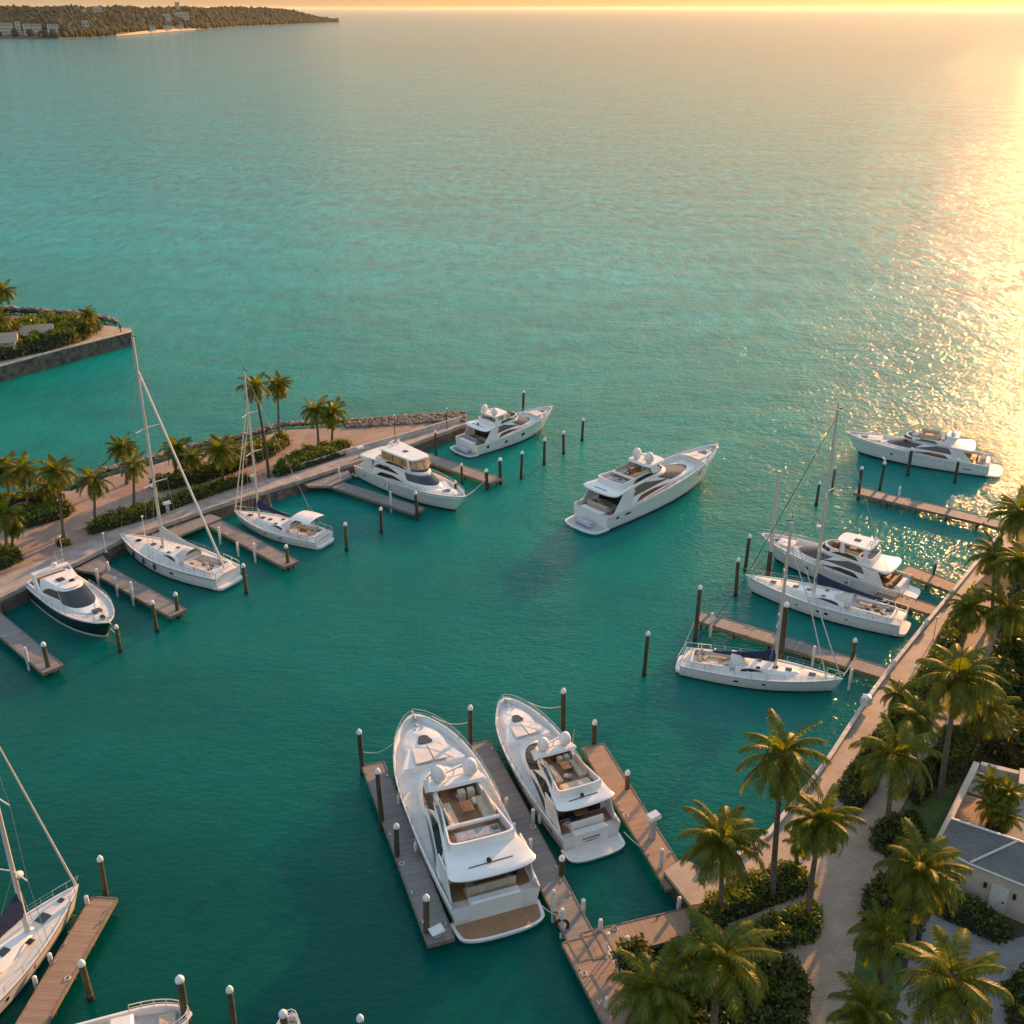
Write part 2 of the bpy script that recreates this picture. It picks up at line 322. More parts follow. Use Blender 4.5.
    gm = N.new('ShaderNodeMath'); gm.operation = 'MULTIPLY'; Lk.new(gust.outputs[0], gm.inputs[0]); Lk.new(pm.outputs[0], gm.inputs[1])
    bp = N.new('ShaderNodeBump'); bp.inputs['Distance'].default_value = 1.0
    if 'Filter Width' in bp.inputs: bp.inputs['Filter Width'].default_value = 0.03
    Lk.new(gm.outputs[0], bp.inputs['Strength']); Lk.new(h, bp.inputs['Height']); Lk.new(bp.outputs[0], b.inputs['Normal'])
    return m
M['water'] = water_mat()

# ------------------------------------------------------------------ mesh building
class MB:
    def __init__(s): s.v, s.f = [], []
    def add(s, V, F):
        o = len(s.v); s.v += [tuple(p) for p in V]; s.f += [tuple(i + o for i in f) for f in F]; return s
    def box(s, c, d, rz=0.0, taper=1.0, tilt=0.0):
        hx, hy, hz = d[0] / 2, d[1] / 2, d[2] / 2
        P = []
        for z in (-1, 1):
            k = taper if z > 0 else 1
            for x, y in ((-1, -1), (1, -1), (1, 1), (-1, 1)): P.append(Vector((x * hx * k, y * hy * k, z * hz)))
        Mx = Matrix.Rotation(rz, 4, 'Z') @ Matrix.Rotation(tilt, 4, 'Y')
        P = [Mx @ p + Vector(c) for p in P]
        return s.add(P, [(3, 2, 1, 0), (4, 5, 6, 7), (0, 1, 5, 4), (1, 2, 6, 5), (2, 3, 7, 6), (3, 0, 4, 7)])
    def rbox(s, c, d, b=0.05, rz=0.0):
        """box with chamfered top edges"""
        hx, hy, hz = d[0] / 2, d[1] / 2, d[2] / 2
        b = min(b, hx * .8, hy * .8, hz * .9)
        P = []
        for x, y, z in ((hx, hy, -hz), (hx, hy, hz - b), (hx - b, hy - b, hz)):
            for sx_, sy_ in ((-1, -1), (1, -1), (1, 1), (-1, 1)): P.append(Vector((sx_ * x, sy_ * y, z)))
        Mx = Matrix.Rotation(rz, 4, 'Z')
        P = [Mx @ p + Vector(c) for p in P]
        F = [(3, 2, 1, 0), (8, 9, 10, 11)]
        for k in (0, 4):
            for i in range(4): j = (i + 1) % 4; F.append((k + i, k + j, k + 4 + j, k + 4 + i))
        return s.add(P, F)
    def tube(s, pts, r, n=6, r2=None, cap=True):
        pts = [Vector(p) for p in pts]; m = len(pts); V, F = [], []
        for i, p in enumerate(pts):
            d = (pts[min(i + 1, m - 1)] - pts[max(i - 1, 0)]).normalized()
            a = d.orthogonal().normalized() if i == 0 else (a - d * a.dot(d)).normalized()
            b_ = d.cross(a)
            rr = r if r2 is None else r + (r2 - r) * i / max(1, m - 1)
            for k in range(n):
                t = 2 * PI * k / n; V.append(p + a * (rr * math.cos(t)) + b_ * (rr * math.sin(t)))
        for i in range(m - 1):
            for k in range(n):
                k2 = (k + 1) % n; F.append((i * n + k, i * n + k2, (i + 1) * n + k2, (i + 1) * n + k))
        if cap: F.append(tuple(range(n - 1, -1, -1))); F.append(tuple(range((m - 1) * n, m * n)))
        return s.add(V, F)
    def lathe(s, prof, c=(0, 0, 0), n=14):
        V, F = [], []
        for r, z in prof:
            for k in range(n):
                t = 2 * PI * k / n; V.append((c[0] + r * math.cos(t), c[1] + r * math.sin(t), c[2] + z))
        for i in range(len(prof) - 1):
            for k in range(n):
                k2 = (k + 1) % n; F.append((i * n + k, i * n + k2, (i + 1) * n + k2, (i + 1) * n + k))
        F.append(tuple(range(n - 1, -1, -1))); F.append(tuple(range((len(prof) - 1) * n, len(prof) * n)))
        return s.add(V, F)
    def loft(s, rings, capb=True, capt=True, closed=True):
        n = len(rings[0]); V, F = [], []
        for r in rings: V += list(r)
        for i in range(len(rings) - 1):
            for k in range(n if closed else n - 1):
                k2 = (k + 1) % n; F.append((i * n + k, i * n + k2, (i + 1) * n + k2, (i + 1) * n + k))
        if capb: F.append(tuple(range(n - 1, -1, -1)))
        if capt: F.append(tuple(range((len(rings) - 1) * n, len(rings) * n)))
        return s.add(V, F)
    def prism(s, poly, z0, z1, bottom=False):
        """poly = xy outline, straight sides"""
        n = len(poly); area = sum(poly[i][0] * poly[(i + 1) % n][1] - poly[(i + 1) % n][0] * poly[i][1] for i in range(n))
        if area < 0: poly = poly[::-1]
        V = [(p[0], p[1], z1) for p in poly] + [(p[0], p[1], z0) for p in poly]
        F = []
        for t in tessellate_polygon([[Vector((p[0], p[1], 0)) for p in poly]]):
            a, b_, c = [Vector(V[i]) for i in t]
            t = tuple(t) if (b_ - a).cross(c - a).z > 0 else tuple(reversed(t))
            F.append(t)
            if bottom: F.append(tuple(i + n for i in reversed(t)))
        for i in range(n): j = (i + 1) % n; F.append((i, n + i, n + j, j))
        return s.add(V, F)
    def grid(s, P):
        nu, nv = len(P), len(P[0]); V = [p for row in P for p in row]; F = []
        for i in range(nu - 1):
            for j in range(nv - 1): F.append((i * nv + j, (i + 1) * nv + j, (i + 1) * nv + j + 1, i * nv + j + 1))
        return s.add(V, F)
    def ball(s, c, r, nu=8, nv=6, sz=1.0):
        prof = [(max(0.002, r * math.sin(PI * i / nv)), -r * sz * math.cos(PI * i / nv)) for i in range(nv + 1)]
        return s.lathe(prof, c, nu)
    def build(s, name, m, parent=None, smooth=38):
        me = bpy.data.meshes.new(name); me.from_pydata(s.v, [], s.f); me.update()
        bm = bmesh.new(); bm.from_mesh(me); bmesh.ops.recalc_face_normals(bm, faces=bm.faces); bm.to_mesh(me); bm.free()
        if smooth:
            me.polygons.foreach_set('use_smooth', [True] * len(me.polygons))
            try: me.set_sharp_from_angle(angle=R(smooth))
            except Exception: pass
        me.materials.append(M[m] if isinstance(m, str) else m)
        o = bpy.data.objects.new(name, me); COL.objects.link(o)
        if parent: o.parent = parent
        return o
def empty(name, loc=(0, 0, 0), rz=0.0, label=None, cat=None, group=None):
    o = bpy.data.objects.new(name, None); COL.objects.link(o)
    o.location = loc; o.rotation_euler = (0, 0, rz); o.empty_display_size = 0.3
    return tag(o, label, cat, group)
def tag(o, label=None, cat=None, group=None, kind=None):
    if label: o['label'] = label
    if cat: o['category'] = cat
    if group: o['group'] = group
    if kind: o['kind'] = kind
    return o
def npmesh(name, V, F, m, parent=None, smooth=False):
    """V (n,3) array, F (k,4) or (k,3) array"""
    me = bpy.data.meshes.new(name)
    k, c = F.shape
    me.vertices.add(len(V)); me.vertices.foreach_set('co', np.asarray(V, dtype=np.float32).ravel())
    me.loops.add(k * c); me.loops.foreach_set('vertex_index', np.asarray(F, dtype=np.int32).ravel())
    me.polygons.add(k); me.polygons.foreach_set('loop_start', np.arange(0, k * c, c, dtype=np.int32))
    me.update(calc_edges=True); me.validate()
    if smooth: me.polygons.foreach_set('use_smooth', [True] * k)
    me.materials.append(M[m] if isinstance(m, str) else m)
    o = bpy.data.objects.new(name, me); COL.objects.link(o)
    if parent: o.parent = parent
    return o
# ------------------------------------------------------------------ sea
def build_sea():
    xs = [-60000, -3000, -400, 400, 3000, 60000]; ys = [-400, 60, 400, 3000, 12000, 80000]
    mb = MB(); mb.grid([[(x, y, 0.0) for x in xs] for y in ys])
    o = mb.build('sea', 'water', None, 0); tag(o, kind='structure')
build_sea()
# ------------------------------------------------------------------ land
LZ = 1.5
def W(pts, z=LZ): return [tuple(G(a, b, z)[:2]) for a, b in pts]
RIGHT_EDGE = [(650, 1075), (645, 1005), (664, 968), (690, 935), (691, 905), (664, 871), (683, 858), (702, 868), (723, 864), (745, 854), (767, 838), (799, 799), (826, 765),
              (866, 703), (894, 665), (927, 624), (952, 594), (975, 566), (988, 548), (1004, 533), (1040, 512)]
rw = W(RIGHT_EDGE)
mb = MB(); mb.prism(rw + [(160, 150), (330, 160), (330, -80), (rw[0][0], -80)], -3.0, LZ)
tag(mb.build('ground', 'soil', None, 0), kind='structure')
LEFT_IN = [(-160, 680), (0, 600), (75, 565), (120, 542), (212, 509), (300, 482), (345, 467), (413, 445), (467, 425)]
LEFT_OUT = [(467, 419), (441, 420), (380, 425), (309, 429), (283, 430), (244, 443), (193, 453), (150, 466), (110, 476), (71, 491), (35, 492), (0, 497), (-160, 500)]
lw = W(LEFT_IN) + W(LEFT_OUT)
mb = MB(); mb.prism(lw, -3.0, LZ)
tag(mb.build('quay_ground', 'pathl', None, 0), kind='structure')
def sheet(name, pts, m, z, th=0.0):
    mb = MB(); mb.prism(W(pts, z), z - 0.3, z)
    return tag(mb.build(name, m, None, 0), kind='structure')
# quay slab band along the basin, left
sheet('quay_pavement', LEFT_IN + [(462, 421), (413, 436), (345, 455), (300, 469), (240, 489), (180, 508), (123, 526), (75, 548), (0, 577), (-160, 640)], 'quay', LZ + 0.006)
# right: promenade, path, lawn, drive
sheet('promenade', [(691, 905), (664, 871), (683, 858), (702, 868), (723, 864), (745, 854), (767, 838), (799, 799), (826, 765), (866, 703), (894, 665), (927, 624), (952, 594), (975, 566), (988, 548), (1004, 533), (1040, 512),
      (1060, 524), (1012, 548), (990, 570), (968, 592), (943, 624), (924, 660), (900, 698), (861, 748), (832, 792), (812, 815), (835, 840), (822, 885), (790, 868), (754, 877), (702, 903)], 'prom', LZ + 0.010)
sheet('path', [(800, 1050), (812, 992), (805, 978), (771, 956), (728, 952), (728, 924), (760, 912), (812, 888), (822, 850), (818, 815), (832, 790), (858, 812), (880, 780), (905, 740), (936, 700), (950, 655), (968, 610), (985, 590),
      (1024, 590), (1024, 615), (1000, 632), (990, 660), (978, 700), (965, 735), (935, 760), (911, 790), (889, 833), (884, 856), (888, 868), (868, 895), (858, 940), (850, 1003), (843, 1050)], 'path', LZ + 0.016)
sheet('lawn', [(850, 1050), (853, 985), (860, 930), (900, 950), (903, 985), (893, 1050)], 'grass', LZ + 0.012)
sheet('side_lawn', [(909, 795), (935, 760), (955, 775), (948, 840), (938, 870), (905, 868), (893, 840)], 'grass', LZ + 0.012)
sheet('driveway', [(926, 917), (945, 912), (1005, 940), (1060, 930), (1200, 1000), (1200, 1120), (880, 1120), (893, 1020), (903, 985), (911, 950)], 'drive', LZ + 0.018)
# kerb wall with posts along the basin, right
def polyline_wall(name, pts, w, z0, z1, m, parent=None):
    P = [G(a, b, LZ) for a, b in pts]; mb = MB()
    L_, R_ = [], []
    for i, p in enumerate(P):
        d = (P[min(i + 1, len(P) - 1)] - P[max(i - 1, 0)]); d.z = 0; d.normalize(); n = Vector((-d.y, d.x, 0))
        L_.append(p + n * w / 2); R_.append(p - n * w / 2)
    rings = []
    for l, r in zip(L_, R_): rings.append([(l.x, l.y, z0), (l.x, l.y, z1), (r.x, r.y, z1), (r.x, r.y, z0)])
    mb.loft(rings); return mb.build(name, m, parent, 30)
kpts = [(702, 868), (723, 864), (745, 854), (767, 838), (799, 799), (826, 765), (866, 703), (894, 665), (927, 624), (952, 594), (975, 566), (988, 548), (1004, 533)]
k = empty('seawall', G(826, 765, LZ), 0, 'long white-capped seawall kerb edging the rose promenade on the right', 'seawall')
k.location = (0, 0, 0)
polyline_wall('kerb', kpts, 0.30, LZ - 0.9, LZ + 0.34, 'concw', k)
polyline_wall('coping', kpts, 0.36, LZ + 0.34, LZ + 0.40, 'concw', k)
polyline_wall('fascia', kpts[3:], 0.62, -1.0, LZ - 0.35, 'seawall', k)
for i, (a, b, lab) in enumerate(((866, 704, 'large white block post midway along the seawall, beside the lowest basin bend'), (826, 765, 'white block post on the seawall beside the tallest waterside palm'),
                   (799, 799, 'small white block post on the seawall left of the tallest waterside palm'), (927, 624, 'white block post on the seawall near the hulls of the berthed boats'), (952, 594, 'white block post on the seawall by the short brown finger dock'), (894, 665, 'white block post on the seawall where the sailing boat dock joins'))):
    p = G(a, b, LZ + 0.38); e = empty('block_post', p, 0.6, lab, 'post', 'white block posts on the seawall')
    s_ = 1.2 if i == 0 else 0.65
    MB().rbox((0, 0, 0.32 * s_), (0.62 * s_, 0.62 * s_, 0.64 * s_), 0.06).build('body', 'trim', e); MB().lathe([(0.42 * s_, 0), (0.4 * s_, .06), (0.1 * s_, 0.2), (0.01, .22)], (0, 0, 0.64 * s_), 4).build('cap', 'cap', e)
kpi = [(668, 905), (690, 907)]
# inner parapet of the left quay
k = empty('seawall', (0, 0, 0), 0, 'low stained parapet wall edging the left quay behind the yachts', 'seawall')
polyline_wall('kerb', LEFT_IN[1:], 0.35, LZ - 0.1, LZ + 0.35, 'conc', k)
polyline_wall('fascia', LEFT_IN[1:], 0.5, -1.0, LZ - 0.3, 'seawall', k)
# left inner low wall between path and quay slab
k = polyline_wall('low_wall', [(300, 469), (345, 455), (413, 436), (462, 421)], 0.25, LZ, LZ + 0.8, 'concw'); tag(k, 'low pale wall between the rose path and the quay near the pier end', 'wall')
# ------------------------------------------------------------------ rocks
ico = None
def rocks(name, pts, width, n, rmin, rmax, z0, seed, slope=1.0):
    rnd = np.random.default_rng(seed)
    P = [G(a, b, 0.6) for a, b in pts]; seg = [(P[i + 1] - P[i]).length for i in range(len(P) - 1)]; tot = sum(seg)
    bm = bmesh.new(); bmesh.ops.create_icosphere(bm, subdivisions=1, radius=1); IV = np.array([v.co[:] for v in bm.verts]); IF = np.array([[v.index for v in f.verts] for f in bm.faces]); bm.free()
    V, F = [], []
    for k_ in range(n):
        s_ = rnd.random() * tot; i = 0
        while s_ > seg[i] and i < len(seg) - 1: s_ -= seg[i]; i += 1
        d = (P[i + 1] - P[i]).normalized(); nn = Vector((-d.y, d.x, 0)); off = rnd.random() * width
        c = P[i] + d * s_ + nn * off
        r = rmin + (rmax - rmin) * rnd.random() ** 2
        a = IV * (r * (0.7 + 0.6 * rnd.random((len(IV), 1)))) * np.array([1, 1, 0.7])
        V.append(a + np.array([c.x, c.y, z0 - slope * off / width + 0.3 * rnd.random()])); F.append(IF + len(V[:-1]) * len(IV))
    return npmesh(name, np.concatenate(V), np.concatenate(F), 'rock')
o = rocks('shore_rocks', [(71, 490), (110, 476), (150, 466), (193, 453), (244, 443), (283, 431), (309, 429), (380, 425), (441, 421), (466, 419)], 3.2, 2600, 0.15, 0.5, 1.4, 3); tag(o, 'brown boulders along the outer shore of the left promenade', 'rocks', kind='stuff')
o = rocks('revetment_rocks', [(345, 427), (380, 425), (441, 421), (466, 421)], -3.0, 1500, 0.12, 0.42, 1.45, 5, 0.0); tag(o, 'rough boulder slope beside the pier end', 'rocks', kind='stuff')
# ------------------------------------------------------------------ breakwater, upper left
BZ = 2.6
mb = MB(); bwp = [tuple(G(a, b, BZ)[:2]) for a, b in [(-120, 398), (0, 367), (60, 350.5), (131, 332), (132, 328), (103, 325), (74, 320), (25, 316), (-120, 309)]]
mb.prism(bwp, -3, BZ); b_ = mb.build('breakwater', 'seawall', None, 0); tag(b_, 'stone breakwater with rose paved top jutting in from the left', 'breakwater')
mb = MB(); mb.prism([tuple(G(a, b, BZ)[:2]) for a, b in [(-120, 397.5), (0, 366.5), (60, 350), (130.5, 331.5), (131, 328.5), (103, 325.5), (98, 331), (45, 348), (0, 358), (-120, 385)]], BZ - 0.2, BZ + 0.02)
mb.build('paving', 'prom', b_, 0)
mb = MB(); pts = [G(a, b, BZ) for a, b in [(-120, 398), (0, 367), (60, 350.5), (131, 332)]]
mb.loft([[(p.x, p.y - .25, BZ + .02), (p.x, p.y - .25, BZ + .3), (p.x, p.y + .25, BZ + .3), (p.x, p.y + .25, BZ + .02)] for p in pts]); mb.build('coping', 'concw', b_)
o = rocks('breakwater_rocks', [(-60, 312), (25, 316), (74, 320), (104, 325)], 4.0, 900, 0.25, 0.8, 2.0, 8, 1.8); tag(o, 'pale boulders on the seaward side of the breakwater', 'rocks', kind='stuff')
# small hut and outbuilding on the breakwater
def hut(px, py, L_, D_, hgt, rz, label, roofm='iroof'):
    e = empty('hut', G(px, py, BZ), rz, label, 'hut')
    MB().box((0, 0, hgt / 2), (L_, D_, hgt)).build('wall', 'plaster', e, 0)
    mb = MB(); mb.loft([[(-L_ / 2 - .4, -D_ / 2 - .4, hgt), (-L_ / 2 - .4, 0, hgt + 1.3), (-L_ / 2 - .4, D_ / 2 + .4, hgt)], [(L_ / 2 + .4, -D_ / 2 - .4, hgt), (L_ / 2 + .4, 0, hgt + 1.3), (L_ / 2 + .4, D_ / 2 + .4, hgt)]]); mb.build('roof', roofm, e, 0)
    MB().box((0, -D_ / 2 - .02, 1.05), (1.0, .08, 2.1)).build('door', 'glass', e, 0)
    for sx_ in (-L_ * .3, L_ * .3): MB().box((sx_, -D_ / 2 - .02, 1.5), (.9, .08, .9)).build('window', 'glass', e, 0)
hut(36, 345, 6.0, 3.6, 2.4, 0.35, 'pale-roofed hut among bushes on the breakwater')
hut(3, 356, 5.0, 3.4, 2.8, 0.35, 'small shed at the left edge of the breakwater', 'iroof')
# ------------------------------------------------------------------ far headland
SHORE = [(-140, 40), (0, 38.5), (60, 39), (125, 35.5), (180, 31), (240, 26.5), (300, 24), (340, 22)]
def shore_y(px):
    for (a, b), (c, d) in zip(SHORE, SHORE[1:]):
        if a <= px <= c: return b + (d - b) * (px - a) / (c - a)
    return 22
def isl_h(px, w):
    k = min(1, max(0, (340 - px) / 70)); k2 = min(1, max(0, (w) / 420.0))
    return (2.2 + (8 + 36 * k) * (k2 ** 0.9)) * min(1, (w + 25) / 60) + 2.5 * math.sin(px * .11 + w * .013) * k2
def isl_pt(px, w):
    g = G(px, shore_y(px), 0); d = Vector((g.x, g.y, 0)).normalized()
    p = g + d * w; p.z = isl_h(px, w) if w > 0 else -1.5
    return p
P_ = []
for i in range(97):
    px = -140 + 480 * i / 96; dep = 700 * min(1, (344 - px) / 60)
    P_.append([isl_pt(px, w) for w in [-12] + [dep * (j / 14) ** 1.5 for j in range(15)]])
mb = MB(); mb.grid(P_); tag(mb.build('headland', 'iland', None, 60), kind='structure')
def isl_trees():
    rnd = np.random.default_rng(11)
    bm = bmesh.new(); bmesh.ops.create_icosphere(bm, subdivisions=1, radius=1); IV = np.array([v.co[:] for v in bm.verts]); IF = np.array([[v.index for v in f.verts] for f in bm.faces]); bm.free()
    V, F = [], []; n = 0
    while n < 9500:
        px = -140 + 478 * rnd.random(); dep = 640 * min(1, (344 - px) / 60); w = 14 + dep * rnd.random() ** 1.4
        if (118 < px < 192) and w < 34: continue
        if (-5 < px < 64) and (w < 120) and rnd.random() < 0.93: continue
        if 145 < px < 200 and w < 175 and rnd.random() < .55: continue
        p = isl_pt(px, w); r = 3.8 + 5.2 * rnd.random()
        if px > 300: r *= 0.75
        a = IV * (r * (0.75 + 0.5 * rnd.random((len(IV), 1)))) * np.array([1, 1, 0.85 + .5 * rnd.random()])
        V.append(a + np.array([p.x, p.y, p.z + r * 0.7])); F.append(IF + n * len(IV)); n += 1
    o = npmesh('headland_wood', np.concatenate(V), np.concatenate(F), 'iwood')
    tag(o, 'dense brown-green wood covering the far headland', 'wood', kind='stuff')
isl_trees()
mb = MB(); P_ = []
for i in range(20):
    px = 116 + 80 * i / 19; P_.append([isl_pt(px, w) + Vector((0, 0, .35 if w > 0 else 2.0)) for w in (-14 * math.sin(PI * i / 19), 2, 14, 30 * math.sin(PI * (i + .5) / 20) + 3)])
mb.grid(P_); tag(mb.build('beach', 'sand', None, 60), kind='structure')
def villa(px, w, L_, D_, hgt, label, floors=2, roof='flat', lift=0):
    p = isl_pt(px, w); p.z += lift
    e = empty('villa', p, -math.atan2(p.x, p.y) + 0.15, label, 'villa', 'white villas on the far headland')
    MB().box((0, 0, hgt / 2 - 2), (L_, D_, hgt + 4)).build('wall', 'iwall', e, 0)
    if roof == 'flat':
        MB().box((0, 0, hgt + .5), (L_ + 2, D_ + 2, 1.0)).build('roof', 'iroof', e, 0)
    else:
        MB().loft([[(-L_ / 2 - 1, -D_ / 2 - 1, hgt), (L_ / 2 + 1, -D_ / 2 - 1, hgt), (L_ / 2 + 1, D_ / 2 + 1, hgt), (-L_ / 2 - 1, D_ / 2 + 1, hgt)], [(-L_ / 4, -.5, hgt + 4), (L_ / 4, -.5, hgt + 4), (L_ / 4, .5, hgt + 4), (-L_ / 4, .5, hgt + 4)]]).build('roof', 'iroof', e, 0)
    nw = max(2, int(L_ / 5)); fh = hgt / floors
    for f_ in range(floors):
        for i in range(nw): MB().box((-L_ / 2 + L_ * (i + .5) / nw, -D_ / 2 - .1, fh * (f_ + .5)), (L_ / nw * .45, .3, fh * .42)).build('window', 'glassb', e, 0)
villa(8, 45, 26, 14, 20, 'tan three-storey villa at the far left of the headland', 3)
villa(20, 38, 9, 12, 24, 'narrow tower block between the two big headland villas', 4)
villa(34, 45, 34, 16, 19, 'wide white villa with rows of dark windows on the headland shore', 3)
villa(55, 55, 22, 12, 17, 'white villa with teal pool terrace right of the wide one', 3)
villa(101, 300, 22, 10, 12, 'small pale house high on the headland', 2, 'hip', 9)
villa(88, 290, 10, 8, 8, 'tiny pale house left of the high headland house', 1, 'hip', 9)
villa(87, 70, 14, 9, 9, 'small hip-roofed house low in the headland wood', 1, 'hip', 10)
villa(183, 170, 42, 14, 13, 'long white house above the headland beach', 2, 'hip', 8)
villa(168, 150, 22, 12, 11, 'white house left of the long one above the beach', 2, 'hip', 8)
villa(150, 32, 30, 10, 7, 'low beach house at the left of the headland sand', 1, 'flat', 3)
villa(166, 30, 26, 10, 7, 'low beach house in the middle of the headland sand', 1, 'flat', 3)
villa(180, 28, 20, 10, 6, 'low beach house at the right of the headland sand', 1, 'flat', 3)
villa(180, 400, 12, 9, 14, 'white house on the headland skyline', 2, 'flat', 15)
p = isl_pt(50, 30); o = MB().box((p.x, p.y, p.z + 1.5), (34, 12, 3), 0.3).build('pool', 'pool', None, 0); tag(o, 'turquoise pool terrace before the headland villas', 'pool')
# ------------------------------------------------------------------ boats
def hring(xa, xf, wa, wf, z, ra=0.10, rf=0.40, pa=3.2, pf=2.2, zf=None):
    """closed outline, 42 points: aft corner 6, side 8, front 8 per half; zf tilts the outline towards the bow"""
    L_ = xf - xa; half = []
    for k in range(6):
        t = PI / 2 * k / 6
        half.append((xa + L_ * ra * (1 - math.cos(t) ** (2 / pa)), wa * math.sin(t) ** (2 / pa) if k else 0.0))
    for k in range(8):
        s_ = k / 7; half.append((xa + L_ * (ra + (1 - ra - rf) * s_), wa + (wf - wa) * s_))
    for k in range(1, 9):
        t = PI / 2 * k / 8
        half.append((xf - L_ * rf * (1 - math.sin(t) ** (2 / pf)), wf * math.cos(t) ** (2 / pf) if k < 8 else 0.0))
    def zz(x): return z if zf is None else z + (zf - z) * (x - xa) / L_
    st = [(x, -y, zz(x)) for x, y in half]
    pt = [(x, y, zz(x)) for x, y in reversed(half[1:-1])]
    return st + pt
NR = 42
def rp(A, B_, i, f, off=0.025):
    """point on the wall between two outlines, index i (float), height fraction f"""
    i = i % NR; a = int(i); b = (a + 1) % NR; t = i - a
    p = Vector(A[a]).lerp(Vector(A[b]), t); q = Vector(B_[a]).lerp(Vector(B_[b]), t)
    e = (Vector(A[b]) - Vector(A[a])); n = Vector((e.y, -e.x, 0))
    if n.length > 1e-6: n.normalize()
    return p.lerp(q, f) + n * off
def band(mb, A, B_, i0, i1, lo, hi, n=14, off=0.025):
    rows = []
    for k in range(n + 1):
        t = k / n; i = i0 + (i1 - i0) * t
        rows.append([rp(A, B_, i, lo(t), off), rp(A, B_, i, (lo(t) + hi(t)) / 2, off), rp(A, B_, i, hi(t), off)])
    mb.grid(rows)
def lens(t, lo, hi):
    a = lo + (hi - lo) * .12 * t; h = (hi - lo) * min(1.0, (t / .16) ** .7 if t > 0 else 0, ((1 - t) / .42) ** .75 if t < 1 else 0) * (.86 + .1 * math.sin(PI * t))
    return a, a + h
def sidewin(name, A, B_, i0, i1, lo, hi, m, par, off=0.025):
    for s_ in (0, 1):
        mb = MB()
        if s_ == 0: band(mb, A, B_, i0, i1, lo, hi, 14, off)
        else: band(mb, A, B_, NR - i0, NR - i1, lo, hi, 14, off)
        mb.build(name, m, par)
class Hull:
    def __init__(s, L_, B_, x0, s0, s1, rake=1.5, pb=2.2, q=0.8, aftw=0.92, flare=0.32, sp_=1.5, tm=0.5):
        s.L, s.B, s.x0, s.s0, s.s1, s.rake, s.pb, s.q, s.aftw, s.flare, s.sp, s.tm = L_, B_, x0, s0, s1, rake, pb, q, aftw, flare, sp_, tm
    def b(s, t):
        if t < s.tm: return s.B / 2 * (s.aftw + (1 - s.aftw) * math.sin(PI / 2 * t / s.tm))
        u = (t - s.tm) / (1 - s.tm); return s.B / 2 * max(0.0, 1 - u ** s.pb) ** s.q
    def sh(s, t): return s.s0 + (s.s1 - s.s0) * max(0.0, t) ** s.sp
    def x(s, t): return s.L * (s.x0 + (1 - s.x0) * t)
    def pt(s, t, h, side, off=0.0):
        bs = s.b(t); bw = bs * (0.90 - s.flare * t ** 2)
        if h >= 0: y = bw + (bs - bw) * h ** 1.2; z = h * s.sh(t)
        else: y = bw * (1 + h); z = h * 0.7
        return Vector((s.x(t) - s.rake * t ** 3 * (1 - h), side * (y + off), z))
    def build(s, par, m='hullgel', bul=0.55, deckm='deckw', stripe='stripe', lower=None, n=30, capm=None, camber=0.05):
        T = [1 - (1 - i / n) ** 1.25 for i in range(n + 1)]
        hs = [-1, -.5, 0, .12, .3, .5, .7, .86, 1]
        mb = MB(); mw = MB(); mt = MB()
        for sd in (-1, 1):
            if lower:
                mw.grid([[s.pt(t, h, sd, 0.0) for h in [-1, -.5, 0, .12, .3, .5, .8, .96]] for t in T])
                mb.grid([[s.pt(t, h, sd) for h in (.96, .975, .99, 1)] for t in T])
            else: mb.grid([[s.pt(t, h, sd) for h in hs] for t in T])
            mt.grid([[s.pt(t, h, sd, 0.012) for h in (0.0, .07, .13)] for t in T])
            # bulwark cap and inner face
            rows = []
            for t in T:
                p = s.pt(t, 1, sd); yi = sd * max(0.0, abs(p.y) - 0.13 - 0.0)
                xi = p.x - (0.25 if t > .97 else 0)
                rows.append([p, Vector((p.x, p.y, p.z + .05)), Vector((xi, yi, p.z + .05)), Vector((xi, yi, p.z - bul))])
            mb.grid(rows)
        # transom
        tr = [s.pt(0, h, -1) for h in hs] + [s.pt(0, h, 1) for h in reversed(hs[1:])]
        mb.add(tr, [tuple(range(len(tr)))])
        h = mb.build('hull', m, par, 40)
        if lower: mw.build('hull_bottom', lower, h, 40)
        mt.build('boot_stripe', stripe, h)
        md = MB(); rows = []
        for t in T:
            p = s.pt(t, 1, 1); yi = max(0.0, p.y - .12); xi = p.x - (0.25 if t > .97 else 0); z = p.z - bul
            rows.append([Vector((xi, yi * k, z + camber * (1 - k * k))) for k in (-1, -.5, 0, .5, 1)])
        md.grid(rows); md.build('deck', deckm, par)
        return h
    def patch(s, mb, sd, t0, t1, h0, h1, n=8, off=0.022, lens=True):
        rows = []
        for k in range(n + 1):
            u = k / n; t = t0 + (t1 - t0) * u; e = (1 - (2 * u - 1) ** 4) if lens else 1
            hm = (h0 + h1) / 2; rows.append([s.pt(t, hm + (h0 - hm) * e, sd, off), s.pt(t, hm + (h1 - hm) * e, sd, off)])
        mb.grid(rows)
